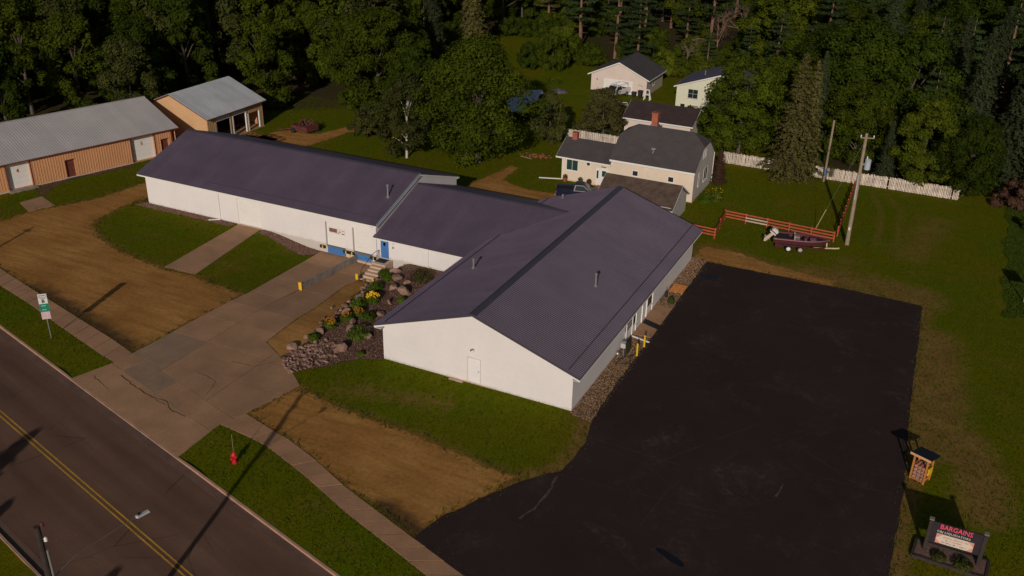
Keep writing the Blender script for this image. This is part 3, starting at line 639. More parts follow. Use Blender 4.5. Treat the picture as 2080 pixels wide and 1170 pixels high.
TR = face((0, 0, 0), '+x')
d = door(mb, TR, 13.98, 15.22, .08, 2.12, white_trim, .06, pane=(.14,1.1,.15,1.9)); door(mb, TR, 15.53, 16.37, .08, 2.12, white_trim, .06, pane=(.1,.74,.15,1.9))
window(mb, TR, 16.8, 17.9, .85, 2.1, nx=2, nz=1, y=.02); window(mb, TR, 12.85, 13.6, .85, 2.1, y=.02)
for yy, xx in ((13.8, .0), (15.38, 0), (16.55, 0), (18.1, 0)): MB(TR).box(yy-.05, yy+.05, -.06, 0, .06, 2.3).build('trim_board', white_trim, mb)
sg_ = MB(TR).box(11.1, 12.6, -.08, -.02, 1.15, 1.95).build('wall_sign', pm('maroon_sign', (.13,.015,.022), .4), mb); MB(TR).box(11.3, 12.4, -.092, -.082, 1.52, 1.60).build('lettering', white_trim, sg_); MB(TR).box(11.4, 12.3, -.092, -.082, 1.34, 1.38).build('lettering', white_trim, sg_)
for k, (x_, y_, z_, h_) in enumerate(((-3.04,11.8,4.32,1.1),(-13.64,10.5,4.09,.85),(-13.73,29.9,4.06,.35))): vent(mb, x_, y_, z_, h_, .085)
for y_ in (11.15, 12.62): MB().tube((.09,y_,.15), (.09,y_,2.75), .048).build('downspout', white_trim, mb)
MB().bar((.12,12.62,.12), (1.75,12.3,.09), .12, .09).build('downspout_extension', white_trim, mb)

# ---------------------------------------------------------------- warehouse (left) with loading docks
WY = 16.3
wh = thing('warehouse', (-42, 24.3, 0), 'long white warehouse with dark metal roof and two loading docks', 'building')
T = face((-57, WY, 0))
X = lambda x: x+57
wall(wh, T, 29.6, -1.5, 3.3, white_wall, [(X(-44.45), X(-41.35), .06, 2.85), (X(-33.25), X(-31.05), -.85, 2.45), (X(-30.03), X(-28.0), -.9, 2.45)], .1, ribs=.914, proud=.007)
gw = lambda y: 6.14-.338*abs(y-24.28)-.12
for xx, fc in ((-57, '-x'), (-27.4, '+x')):
    o_ = (xx, 32.26, 0) if fc == '-x' else (xx, WY, 0)
    wall(wh, face(o_, fc), 15.96, -1.2, 3.2, white_wall, top=[(0,3.2),(15.96,3.2),(15.96,gw(32.26)),(7.98,gw(24.28)),(0,gw(16.3))])
wall(wh, face((-27.4, 32.26, 0), '+y'), 29.6, -.2, 3.3, white_wall)
ry, rz, ey, ez = 24.28, 6.14, 16.05, 3.38; x0, x1 = -57.95, -27.15
rf = MB()
for sg in (-1, 1):
    e = ry+sg*(ry-ey); rf.hexa([(x0,e,ez-.14),(x1,e,ez-.14),(x1,ry,rz-.14),(x0,ry,rz-.14)], [(x0,e,ez-.025),(x1,e,ez-.025),(x1,ry,rz-.025),(x0,ry,rz-.025)])
rf = rf.build('roof', roof_cap, wh)
slope(rf, (x0,ey,ez), (x1,ey,ez), (x0,ry,rz), roof_dark, rib=.016); slope(rf, (x1,2*ry-ey,ez), (x0,2*ry-ey,ez), (x1,ry,rz), roof_dark, rib=.016)
b = MB()
for sg in (-1, 1): b.hexa([(x0-.02,ry,rz+.03),(x1+.02,ry,rz+.03),(x1+.02,ry+sg*.28,rz-.065),(x0-.02,ry+sg*.28,rz-.065)], [(x0-.02,ry,rz+.05),(x1+.02,ry,rz+.05),(x1+.02,ry+sg*.28,rz-.045),(x0-.02,ry+sg*.28,rz-.045)])
b.build('ridge_cap', roof_cap, rf)
for sg in (-1, 1):
    e = ry+sg*(ry-ey)
    for xx in (x0, x1-.05): MB().hexa([(xx+.005,e,ez-.32),(xx+.005,ry,rz-.32),(xx+.035,ry,rz-.32),(xx+.035,e,ez-.32)], [(xx+.005,e,ez-.145),(xx+.005,ry,rz-.145),(xx+.035,ry,rz-.145),(xx+.035,e,ez-.145)]).build('rake_board', white_trim, rf)
    MB().box(x0+.05, x1-.06, min(e-sg*.01, e-sg*.03), max(e-sg*.01, e-sg*.03), ez-.30, ez-.15).build('fascia', white_trim, rf)
    MB().box(x0+.06, x1-.07, min(e-sg*.04, e-sg*.3), max(e-sg*.04, e-sg*.3), ez-.30, ez-.27).build('soffit', white_trim, rf)
MB().bar((-48.5,ey+.85,ez+.33), (x1-.4,ey+.85,ez+.33), .05, .05).build('snow_bar', roof_cap, rf)
MB().hexa([(x1+.0,ey,ez-.06),(x1+.0,ry,rz-.06),(x1+.03,ry,rz-.06),(x1+.03,ey,ez-.06)], [(x1+.0,ey,ez+.04),(x1+.0,ry,rz+.04),(x1+.03,ry,rz+.04),(x1+.03,ey,ez+.04)]).build('rake_trim', pm('pale_blue_trim', (.40,.47,.55), .4), rf)
overhead(wh, T, X(-44.45)+.02, X(-41.35)-.02, .08, 2.83, .03, white_trim, 5)
for a in (-44.45, -41.35): MB(T).box(X(a)-.05, X(a)+.05, -.05, .0, .06, 2.9).build('door_trim', white_trim, wh)
MB(T).box(X(-44.45)-.1, X(-41.35)+.1, -.16, -.002, -.1, .05).build('sill', conc_tan, wh)
for a, c in ((-33.25, -31.05), (-30.03, -28.0)):
    overhead(wh, T, X(a)+.02, X(c)-.02, .0, 2.43, .06, white_trim, 5)
    MB(T).box(X(a)-.07, X(a), -.09, 0, -.02, 2.5).build('door_trim', pm('grey_seal', (.40,.37,.35), .6), wh)
    lv = MB(T).box(X(a)+.01, X(c)-.01, .03, .09, -.86, -.02).build('dock_leveller', blue_paint, wh)
    for zz in (-.32, -.62): MB(T).box(X(a)+.03, X(c)-.03, -.0, .03, zz-.04, zz+.04).build('steel_lip', blue_paint, lv)
    MB(T).box(X(a)+.02, X(c)-.02, -.10, .04, -.12 if a < -31 else -.24, -.03).build('lip_plate', pm('worn_steel', (.16,.15,.13), .5), lv)
for a in (-33.75, -30.95, -30.25, -27.75):
    bp = MB(T).box(X(a)-.34, X(a)+.3, -.16, -.01, -.42, -.12).build('dock_bumper', black_rub, wh); MB(T).box(X(a)-.06, X(a)+.06, -.175, -.161, -.42, -.12).build('yellow_strip', yellow_paint, bp)
MB(T).box(X(-30.75), X(-27.1), -.07, -.004, -1.6, -.92).build('foundation', conc_tan, wh); MB(T).box(X(-30.70), X(-30.52), -.09, -.003, -.90, -.45).build('yellow_guard', yellow_paint, wh)
bn = MB(T).box(X(-32.95), X(-31.1), .02, .045, 1.38, 1.95).build('banner', pm('banner_white', (.75,.68,.66), .6), wh); MB(T).box(X(-32.93), X(-32.0), .008, .018, 1.5, 1.9).build('banner_print', pm('banner_maroon', (.22,.10,.11), .6, .4, 3.), bn)
for k, (a, zz, ww) in enumerate(((-31.75,1.62,.2), (-31.9,1.46,.14), (-31.45,1.44,.3), (-31.35,1.75,.12))): MB(T).box(X(a), X(a)+ww, .008, .018, zz, zz+.09).build('banner_print', pm('banner_dark', (.12,.07,.08), .6), bn)
MB(T).box(X(-27.95), X(-27.55), -.16, 0, 3.02, 3.14).build('wall_lamp', black_metal, wh)
b = MB(T); b.tube((X(-47.35),-.06,3.1), (X(-46.85),-.08,3.06), .04); b.tube((X(-46.85),-.08,3.06), (X(-46.85),-.08,.1), .035); b.build('downspout', white_trim, wh)
MB(T).bar((X(-46.85),-.1,.1), (X(-47.9),-.75,.06), .12, .08).build('downspout_extension', white_trim, wh)
vent(wh, -28.36, 20.08, 4.72, 1.25, .085)
# ---------------------------------------------------------------- connecting wing
cw = thing('connecting_wing', (-21, 24.2, 0), 'low white wing with blue door joining the warehouse to the retail building', 'building')
T = face((-27.36, WY+.02, 0)); X2 = lambda x: x+27.36
wall(cw, T, 11.4, -1.5, 2.25, white_wall, [(X2(-26.95), X2(-26.0), -.04, 2.0)], .08)
wall(cw, face((-16, 32.1, 0), '+y'), 11.4, -.2, 2.25, white_wall)
d = door(cw, T, X2(-26.95)+.02, X2(-26.0)-.02, -.04, 1.98, blue_paint, .03); MB(T).box(X2(-26.62), X2(-26.38), .015, .03, 1.25, 1.6).build('notice', white_trim, d)
x0, x1, ry, rz, ey, ez = -27.5, -10.3, 24.2, 5.1, 15.92, 2.22; rf = MB()
for sg in (-1, 1):
    e = ry+sg*(ry-ey); rf.hexa([(x0,e,ez-.12),(x1,e,ez-.12),(x1,ry,rz-.12),(x0,ry,rz-.12)], [(x0,e,ez-.025),(x1,e,ez-.025),(x1,ry,rz-.025),(x0,ry,rz-.025)])
rf = rf.build('roof', roof_cap, cw)
slope(rf, (x0,ey,ez), (x1,ey,ez), (x0,ry,rz), roof_dark, rib=.016); slope(rf, (x1,2*ry-ey,ez), (x0,2*ry-ey,ez), (x1,ry,rz), roof_dark, rib=.016)
MB().box(x0+.02, -16.4, ey+.01, ey+.03, ez-.26, ez-.125).build('fascia', white_trim, rf); MB().box(x0+.02, -16.3, ey+.04, WY, ez-.25, ez-.22).build('soffit', white_trim, rf)
b = MB()
for sg in (-1, 1): b.hexa([(-27.3,ry,rz+.03),(x1,ry,rz+.03),(x1,ry+sg*.25,rz-.06),(-27.3,ry+sg*.25,rz-.06)], [(-27.3,ry,rz+.045),(x1,ry,rz+.045),(x1,ry+sg*.25,rz-.045),(-27.3,ry+sg*.25,rz-.045)])
b.build('ridge_cap', roof_cap, rf)
b = MB(T); b.tube((X2(-21.85),-.08,1.95), (X2(-21.55),-.08,1.9), .04); b.tube((X2(-21.55),-.08,1.9), (X2(-21.55),-.08,0), .035); b.build('downspout', white_trim, cw)
MB(T).box(X2(-25.55), X2(-25.4), -.08, 0, 1.2, 1.4).build('mail_box', galv, cw); MB(T).box(X2(-25.6), X2(-25.35), -.03, 0, 1.62, 1.7).build('sign_plate', grey_paint, cw)

# ---------------------------------------------------------------- dock: dividing wall, stairs, rail, bollards
def zwall(y): return H1(-29.6, y)
w_ = thing('dividing_wall', (-29.85, 12, -.6), 'low stained concrete wall dividing the two loading ramps', 'wall')
b = MB(); ys_ = [7.5, 9.7, 11.9, 14.1, 16.22]
for a, c in zip(ys_[:-1], ys_[1:]):
    ta, tc = .16+(a-7.5)*-.065, .16+(c-7.5)*-.065
    b.hexa([(-29.95,a,zwall(a)-.4),(-29.72,a,zwall(a)-.4),(-29.72,c,zwall(c)-.4),(-29.95,c,zwall(c)-.4)], [(-29.95,a,ta),(-29.72,a,ta),(-29.72,c,tc),(-29.95,c,tc)])
b.build('wall', conc_grey, w_); MB().hexa([(-30.0,7.4,zwall(7.5)),(-29.68,7.4,zwall(7.5)),(-29.68,7.49,zwall(7.5)),(-30.0,7.49,zwall(7.5))], [(-30.0,7.4,.34),(-29.68,7.4,.34),(-29.68,7.49,.34),(-30.0,7.49,.34)]).build('end_guard', yellow_paint, w_)
st = thing('stairs', (-26.3, 13.6, -1), 'tan concrete stairs rising to the blue door', 'stairs')
n = 6; yt, yb = 14.9, 12.75; zt = -.06; zb = -1.02
MB().box(-27.0, -25.55, yt, WY-.08, -1.5, zt).build('landing', conc_tan, st)
for k in range(n-1):
    z_ = zt-(zt-zb)*(k+1)/n; ya = yt-(yt-yb)*k/(n-1); yc = yt-(yt-yb)*(k+1)/(n-1); MB().box(-27.0, -25.55, yc, ya-.004, -1.5, z_).build('step', conc_tan, st)
MB().box(-26.95, -25.9, 15.3, 16.1, zt+.002, zt+.03).build('door_mat', black_rub, st)
hr = thing('handrail', (-27.05, 13.5, -1), 'black metal pipe handrail on the left of the stairs', 'handrail')
b = MB(); b.path([(-26.98,12.9,-1.0), (-26.98,12.9,-.1), (-26.98,15.0,.85), (-26.98,16.0,.85), (-26.98,16.0,-.06)], .028); b.build('rail', black_metal, hr)
b = MB(); b.tube((-26.98,14.95,-.1), (-26.98,14.95,.83), .022); b.build('post', black_metal, hr); MB().box(-27.05, -26.91, 12.8, 13.0, -1.0, -.45).build('post_sleeve', black_metal, hr)
def bollard(x, y, z, h, r, label, grp=None, sq=False):
    t = thing('bollard', (x, y, z), label, 'bollard', grp); b = MB()
    if sq: b.box(x-r, x+r, y-r*.5, y+r*.5, z-.1, z+h)
    else: b.lathe((x, y, z-.1), [(r, 0), (r, h+.04), (r*.8, h+.09), (r*.3, h+.11)], 12)
    b.build('post', yellow_paint, t); bb_ = MB(); bb_.lathe((x, y, z-.05), [(r*1.7, 0), (r*1.7, .06), (r*1.2, .07)], 12); bb_.build('base', conc_grey, t)
bollard(-27.2, 12.55, H1(-27.2,12.55), .62, .12, 'squat yellow bollard at the left foot of the stairs', 'yellow bollards', True)
bollard(-25.4, 12.55, H1(-25.4,12.55)-.2, .55, .10, 'squat yellow bollard at the right foot of the stairs', 'yellow bollards', True)
bollard(1.55, 9.8, 0, 1.15, .075, 'slim yellow bollard by the gravel, nearer the meter', 'yellow bollards')
bollard(1.6, 11.45, 0, 1.1, .075, 'slim yellow bollard by the gravel, nearer the entrance pad', 'yellow bollards')
# ---------------------------------------------------------------- utility meter group beside the right wall
gm = thing('gas_meter', (.7, 9.4, 0), 'white and grey gas meter with pipes against the right wall of the retail building', 'gas meter')
b = MB(); b.box(.35, .75, 9.2, 9.65, .75, 1.15); b.lathe((.55, 9.9, .6), [(.02, 0), (.17, .05), (.2, .14), (.17, .22), (.02, .28)], 12); b.build('meter_body', grey_paint, gm, smooth=False)
b = MB(); b.path([(.55,9.4,0), (.55,9.4,.75)], .035); b.path([(.3,8.9,0), (.3,8.9,.55), (.3,9.6,.55), (.55,9.9,.6)], .03); b.build('pipe', galv, gm)
b = MB(); b.lathe((.28, 8.75, .35), [(.02, 0), (.13, .03), (.15, .1), (.12, .18), (.02, .2)], 12); b.build('regulator', galv, gm)
wr = thing('sign_frame', (1.0, 8.8, 0), 'dark folding metal sign frame standing on the gravel beside the gas meter', 'sign frame')
b = MB()
for (p_, q_) in (((.45,7.9,.04),(1.55,8.3,.04)), ((.45,7.9,.04),(.75,9.2,.05)), ((1.55,8.3,.04),(1.05,9.6,.05)), ((.75,9.2,.05),(1.35,9.7,.05)), ((1.0,8.1,.04),(.85,9.0,1.25)), ((.85,9.0,.05),(.85,9.0,1.25))): b.bar(p_, q_, .05)
b.build('frame', black_metal, wr); b = MB(); b.hexa([(.88,8.95,.35),(.92,8.95,.35),(1.0,9.75,.35),(.96,9.75,.35)], [(.80,8.95,1.35),(.84,8.95,1.35),(.92,9.75,1.35),(.88,9.75,1.35)]); b.build('panel', pm('dark_olive_board', (.05,.05,.02), .6), wr)
lm = thing('lumber_pallet', (.95, 23.2, 0), 'orange-brown wooden pallet lying on the gravel strip', 'pallet')
for k in range(7): MB().box(.28, 1.5, 22.35+k*.25, 22.35+k*.25+(.17 if k % 2 else .2), .14, .165).build('board', wood_new, lm)
for xx in (.3, .85, 1.4): MB().box(xx, xx+.09, 22.35, 24.05, .02, .138).build('stringer', wood_new, lm)
pl = thing('ornament_stake', (.32, 21.2, 0), 'small dark ornament on a stake by the right wall', 'ornament')
b = MB(); b.tube((.35,21.2,0), (.35,21.2,1.05), .02); b.lathe((.35,21.2,.02), [(.13,0), (.17,.18), (.14,.42), (.05,.5)], 10); b.build('body', black_metal, pl)
dm = thing('door_mat', (.85, 15.6, .05), 'black rubber mat across the entrance pad', 'mat'); b = MB(); b.hexa([(.12,15.35,.052),(1.75,14.75,.052),(1.75,15.55,.052),(.12,16.15,.052)], [(.12,15.35,.075),(1.75,14.75,.075),(1.75,15.55,.075),(.12,16.15,.075)]); b.build('mat', black_rub, dm)

# ---------------------------------------------------------------- gabled roof deck helper (world or local)
def deck(parent, x0, x1, ya, yr, yb, ze, zr, m, th=.16, trim=None, local=False, axis='x', name='roof', zb=None):
    zb = ze if zb is None else zb
    sw = (lambda p: p) if axis == 'x' else (lambda p: (p[1], p[0], p[2]))
    b = MB()
    for ye, zz in ((ya, ze), (yb, zb)):
        b.hexa([sw((x0,ye,zz-th)), sw((x1,ye,zz-th)), sw((x1,yr,zr-th)), sw((x0,yr,zr-th))], [sw((x0,ye,zz)), sw((x1,ye,zz)), sw((x1,yr,zr)), sw((x0,yr,zr))])
    rf = b.build(name, m, parent, local)
    if trim:
        for ye, zz, sg in ((ya, ze, 1), (yb, zb, -1)):
            a, c = sorted((ye-sg*.025, ye-sg*.004))
            q = [sw((x0-.02,a,zz-th-.05)), sw((x1+.02,a,zz-th-.05)), sw((x1+.02,c,zz-th-.05)), sw((x0-.02,c,zz-th-.05))]; q2 = [(p[0], p[1], zz-.01) for p in q]
            MB().hexa(q, q2).build('fascia', trim, rf, local)
            for xx in (x0-.025, x1+.004):
                q = [sw((xx,ye,zz-th-.04)), sw((xx,yr,zr-th-.04)), sw((xx+.021,yr,zr-th-.04)), sw((xx+.021,ye,zz-th-.04))]; q2 = [sw((xx,ye,zz-.01)), sw((xx,yr,zr-.01)), sw((xx+.021,yr,zr-.01)), sw((xx+.021,ye,zz-.01))]
                MB().hexa(q, q2).build('rake_board', trim, rf, local)
    return rf
# ---------------------------------------------------------------- tan storage building (local frame: x along the front wall)
tb = thing('storage_building', (-72.95, 10.88, 0), 'long tan steel storage building with pale metal roof and two numbered doors', 'building', rz=R(73.2))
LT = 40.0; T = Matrix.Translation((-19.6, 0, 0))      # wall from 19.6 m left of the marked corner
cx = lambda u: u+19.6
tan_op = [(cx(.55), cx(3.2), .15, 3.1), (cx(7.05), cx(8.15), .05, 2.15), (cx(15.1), cx(18.2), .1, 3.1), (cx(19.0), cx(20.0), .05, 2.15)]
LW = 19.6+20.6
wall(tb, T, LW, .0, 3.4, tan_wall, tan_op, .38, ribs=.3, local=True)
DW = 15.0; tz = lambda y: 5.75-(abs(y-DW/2)/(DW/2))*2.3
for xx, a, nm in ((-19.6, 270, 0), (21.0, 90, 1)):
    o_ = Matrix.Translation((xx, DW if a == 270 else 0, 0)) @ Matrix.Rotation(R(a), 4, 'Z')
    wall(tb, o_, DW, 0, 3.3, tan_wall, ribs=.3, local=True, top=[(0,3.3),(DW,3.3),(DW,tz(DW)-.1),(DW/2,tz(DW/2)-.1),(0,tz(0)-.1)])
wall(tb, Matrix.Translation((21.0, DW, 0)) @ Matrix.Rotation(R(180), 4, 'Z'), LW+.4, 0, 3.3, tan_wall, ribs=.3, local=True)
MB(T).box(-.1, cx(.55), -.12, .03, -.2, .22).build('foundation', conc_tan, tb, True); MB(T).box(cx(3.2), cx(15.1), -.08, .0, -.2, .16).build('foundation', conc_tan, tb, True)
rf = MB().hexa([(-20,-.35,3.2),(21.4,-.35,3.2),(21.4,7.5,5.58),(-20,7.5,5.58)], [(-20,-.35,3.3),(21.4,-.35,3.3),(21.4,7.5,5.68),(-20,7.5,5.68)]).hexa([(-20,15.35,3.2),(21.4,15.35,3.2),(21.4,7.5,5.58),(-20,7.5,5.58)], [(-20,15.35,3.3),(21.4,15.35,3.3),(21.4,7.5,5.68),(-20,7.5,5.68)]).build('roof', maroon, tb, True)
slope(rf, (-20,-.36,3.325), (21.4,-.36,3.325), (-20,7.5,5.72), roof_light, nr=3, rib=.025, local=True); slope(rf, (21.4,15.36,3.325), (-20,15.36,3.325), (21.4,7.5,5.72), roof_light, nr=3, rib=.025, local=True)
MB().bar((-20,7.5,5.75), (21.4,7.5,5.75), .3, .05).build('ridge_cap', roof_light, rf, True)
for yy, zz in ((-.38, 3.2),): MB().box(-20, 21.4, yy-.02, yy, zz-.02, zz+.11).build('fascia', maroon, rf, True)
for (a, c, e, g), num in ((tan_op[0], '4'), (tan_op[2], '5')):
    od = overhead(tb, T, a+.02, c-.02, e, g-.02, .32, white_trim, 5, True)
    text_mesh(num, .62, red_paint, 'door_number', od, T @ Matrix.Translation(((a+c)/2, .305, 2.1)), True, .012, .006)
    for xx in (a, c): MB(T).box(xx-.06, xx+.06, -.05, .0, e, g+.05).build('door_trim', maroon, tb, True)
MB(T).box(cx(.35), cx(3.4), -.75, .30, -.1, .145).build('ramp', conc_grey, tb, True)
for a, c, e, g in (tan_op[1], tan_op[3]):
    d = MB(T).box(a+.02, c-.02, .2, .25, e, g).build('door', maroon, tb, True); MB(T).box(c-.16, c-.08, .15, .2, 1.0, 1.07).build('handle', galv, d, True)
    MB(T).box(a-.05, c+.05, -.045, .0, g, g+.06).build('door_trim', maroon, tb, True)
for xx in (0.02, LW-.14): MB(T).box(xx-.06, xx+.06, -.045, -.0, 0, 3.3).build('corner_trim', maroon, tb, True)
MB(T).box(cx(6.8), cx(8.5), -.75, -.1, .0, .05).build('door_step', pm('dark_mat', (.06,.05,.045), .9), tb, True)
# ---------------------------------------------------------------- tan open-bay garage
tg = thing('open_garage', (-71.2, 40.6, 0), 'tan garage with pale metal roof and three open bays', 'garage')
gx0, gx1, gy0, gy1 = -77.0, -65.55, 35.3, 46.1
TG = face((gx1, gy0, 0), '+x'); bays = [(1.55,4.35,0,2.75), (4.75,7.35,0,2.75), (7.75,10.0,0,2.35)]
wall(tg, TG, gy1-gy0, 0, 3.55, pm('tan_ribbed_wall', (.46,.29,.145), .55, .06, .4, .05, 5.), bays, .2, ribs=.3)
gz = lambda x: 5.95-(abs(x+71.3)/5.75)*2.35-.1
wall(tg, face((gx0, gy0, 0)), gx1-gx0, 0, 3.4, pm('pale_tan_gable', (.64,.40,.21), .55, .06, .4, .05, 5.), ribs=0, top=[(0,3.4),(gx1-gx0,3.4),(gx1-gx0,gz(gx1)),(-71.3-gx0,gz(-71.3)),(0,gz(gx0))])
wall(tg, face((gx1, gy1, 0), '+y'), gx1-gx0, 0, 3.4, tan_wall, top=[(0,3.4),(gx1-gx0,3.4),(gx1-gx0,gz(gx0)),(5.75,gz(-71.3)),(0,gz(gx1))]); wall(tg, face((gx0, gy1, 0), '-x'), gy1-gy0, 0, 3.5, tan_wall)
MB().box(gx0+.1, gx1+.35, gy0+.1, gy1-.1, -.1, .03).build('floor_slab', conc, tg)
MB().box(gx0+.15, gx0+.25, gy0+.1, gy1-.1, .04, 3.4).build('inner_wall', interior, tg)
for k, (a, c, e, g) in enumerate(bays):
    for xx in (a, c): MB(TG).box(xx-.09, xx+.09, -.06, .12, .03, g).build('post', white_trim if k else wood, tg)
    if k < 2: od = MB(TG).box(a+.1, c-.1, -.05, .0, g-.02, g+.75).build('rolled_door', grey_paint, tg)
rf = MB()
for sg in (-1, 1): e = -71.3+sg*6.2; rf.hexa([(e,gy0-.35,3.38),(e,gy1+.4,3.38),(-71.3,gy1+.4,5.9),(-71.3,gy0-.35,5.9)], [(e,gy0-.35,3.5),(e,gy1+.4,3.5),(-71.3,gy1+.4,6.02),(-71.3,gy0-.35,6.02)])
rf = rf.build('roof', maroon, tg); slope(rf, (-65.1,gy0-.36,3.525), (-65.1,gy1+.41,3.525), (-71.3,gy0-.36,6.05), pm('pale_blue_metal_roof', (.47,.485,.51), .5, .12, .4, .06, 4., objv=.08), nr=2, rib=.03); slope(rf, (-77.5,gy1+.41,3.525), (-77.5,gy0-.36,3.525), (-71.3,gy1+.41,6.05), roof_light, nr=2)
mc = thing('rusty_mower', (-68, 42.6, .03), 'rusty red machine parked inside the middle bay of the open garage', 'machine'); b = MB(); b.box(-68.6,-67.2,41.9,43.0,.35,.8); b.box(-68.3,-67.7,42.1,42.8,.8,1.3); b.build('body', rust, mc); b = MB()
for xx in (-68.4,-67.4):
    for yy in (41.8, 43.05): b.tube((xx,yy-.08,.3), (xx,yy+.08,.3), .27, n=12)
b.build('wheels', black_rub, mc)
# ---------------------------------------------------------------- cream house with clipped gables, and its wing
ho = thing('house', (-10, 50, 0), 'cream stucco house with charcoal clipped-gable roof, low wing and two brick chimneys', 'house')
hx0, hx1, hy0, hy1 = -14.4, -4.5, 45.75, 54.1
T = face((hx0, hy0, 0)); wall(ho, T, hx1-hx0, -.1, 3.75, cream)
brz, bzy = 5.95, 1.3
TRt = face((hx1, hy0, 0), '+x'); D = hy1-hy0
shaded_side = pm('shaded_side_stucco', (.56,.51,.46), .8, .05, .6)  # cream stucco with the right wall's shade mixed into its colour
wall(ho, TRt, D, -.1, 3.6, shaded_side, top=[(0,3.6),(D,3.6),(D,3.75),(D/2+bzy,brz),(D/2-bzy,brz),(0,3.75)])
wall(ho, face((hx0, hy1, 0), '-x'), D, -.1, 3.6, cream, top=[(0,3.6),(D,3.6),(D,3.75),(D/2+bzy,brz),(D/2-bzy,brz),(0,3.75)]); wall(ho, face((hx1, hy1, 0), '+y'), hx1-hx0, -.1, 3.75, cream)
yr = (hy0+hy1)/2; rzh = 6.95; ov = .3; e0, e1 = hy0-ov, hy1+ov; ze = 3.62; k_ = (rzh-ze)/(yr-e0); zb_ = ze+(yr-bzy-.15-e0)*k_
b = MB(); xa, xb = hx0-.12, hx1+.12; ra, rb = xa+1.75, xb-1.75; ya_, yb_ = yr-bzy-.15, yr+bzy+.15
def roofpts(dz): return [(xa,e0,ze+dz),(xb,e0,ze+dz),(xb,ya_,zb_+dz),(rb,yr,rzh+dz),(ra,yr,rzh+dz),(xa,ya_,zb_+dz),(xa,e1,ze+dz),(xb,e1,ze+dz),(xb,yb_,zb_+dz),(xa,yb_,zb_+dz)]
for dz in (0, -.16): b.add(roofpts(dz), [(0,1,2,3,4,5),(7,6,9,4,3,8),(2,8,3),(9,5,4)])
pt, pb = roofpts(0), roofpts(-.16)
for i, j in ((0,1),(1,2),(2,8),(8,7),(7,6),(6,9),(9,5),(5,0)): b.add([pt[i],pt[j],pb[j],pb[i]], [(0,1,2,3)])
rf = b.build('roof', shingle, ho, fix=False)
MB().box(xa, xb, e0-.03, e0-.002, ze-.24, ze-.02).build('fascia', white_trim, rf)
c_ = MB().box(-11.35,-10.65,50.15,50.85,6.2,8.3); c_ = c_.build('chimney', brick, rf); MB().box(-11.42,-10.58,50.08,50.92,8.3,8.42).build('chimney_cap', brick, c_); MB().box(-11.45,-10.55,50.05,50.95,6.3,6.95).build('flashing', galv, c_)
dsh = MB(); dsh.tube((-9.9,46.9,4.5), (-9.8,46.8,5.2), .03); dsh.lathe((-9.75,46.65,5.15), [(.04,0),(.25,.06),(.3,.14)], 12); dsh.build('satellite_dish', grey_paint, rf)
window(ho, T, hx0*-1-11.7, hx0*-1-11.1, 2.05, 2.6); window(ho, T, hx0*-1-7.45, hx0*-1-6.85, 2.05, 2.6)
b = MB(T); b.path([(4.1,-.05,3.3),(4.1,-.05,3.0),(4.6,-.05,3.0)], .025); b.path([(4.1,-.04,3.0),(4.1,-.04,.2)], .02); b.build('conduit', white_trim, ho)
window(ho, TRt, 1.9, 2.3, 1.4, 2.9); window(ho, TRt, 4.2, 5.7, 1.3, 2.75, nx=2); window(ho, TRt, 3.2, 3.55, 4.3, 5.2, sill=False); window(ho, TRt, 4.0, 4.35, 4.3, 5.2, sill=False)
MB(TRt).box(D-.1, D+.02, -.05, .0, 0, 3.7).build('corner_trim', white_trim, ho); MB(TRt).box(-.03, 1.2, -.06, -.003, -.1, .42).build('foundation', conc_tan, ho)
# wing
wx0 = -20.5
TW = face((wx0, hy0+.05, 0)); wall(ho, TW, hx0-wx0, -.1, 2.9, cream); WD = 5.4
wall(ho, face((wx0, hy0+.05+WD, 0), '-x'), WD, -.1, 2.85, cream, top=[(0,2.85),(WD,2.85),(WD,2.9),(WD/2,4.3),(0,2.9)]); wall(ho, face((hx0, hy0+.05+WD, 0), '+y'), hx0-wx0, -.1, 2.9, cream)
wr_ = deck(ho, wx0-.75, hx0-.01, hy0-.3, hy0+.05+WD/2, hy0+.35+WD, 2.95, 4.55, shingle, .14, white_trim)
c_ = MB().box(-20.35,-19.75,hy0+2.4,hy0+3.0,4.2,5.15).build('chimney', brick, wr_); MB().box(-20.4,-19.7,hy0+2.35,hy0+3.05,5.15,5.24).build('chimney_cap', brick, c_)
window(ho, TW, .55, 1.95, 1.4, 2.65, nx=2, g=glass_g)
b = MB(TW); b.lathe((0,0,0), [(.2,-.04),(.26,-.04),(.26,.0),(.2,0)], 16); me_ = MB(TW @ Matrix.Translation((3.3,0,2.5)) @ Matrix.Rotation(R(90), 4, 'X')); me_.lathe((0,0,-.02), [(.27,0),(.27,.05),(.2,.06)], 18); rw = me_.build('round_window', white_trim, ho)
me_ = MB(TW @ Matrix.Translation((3.3,-.045,2.5)) @ Matrix.Rotation(R(90), 4, 'X')); me_.lathe((0,0,0), [(.2,0),(.2,.03)], 18); me_.build('pane', glass, rw)
d = door(ho, TW, 4.85, 5.75, .15, 2.15, white_trim, pane=(.2,.7,1.1,1.8)); MB(TW).box(4.4, 4.62, -.05, -.02, .95, 1.9).build('sidelight', glass_g, d); MB(TW).box(4.3, 4.72, -.03, 0, .15, 2.2).build('sidelight_frame', white_trim, d)
MB(TW).box(4.9, 5.5, -.04, 0, 2.36, 2.46).build('house_sign', maroon, ho); MB(TW).box(4.6, 6.0, -.9, -.02, -.05, .13).build('door_step', brick, ho)
MB(TW).box(-.06, .04, -.05, .05, .1, 2.85).build('downspout', white_trim, ho)
MB(TW).bar((0,-.1,.12), (-2.6,-.9,.08), .16, .1).build('downspout_extension', white_trim, ho)
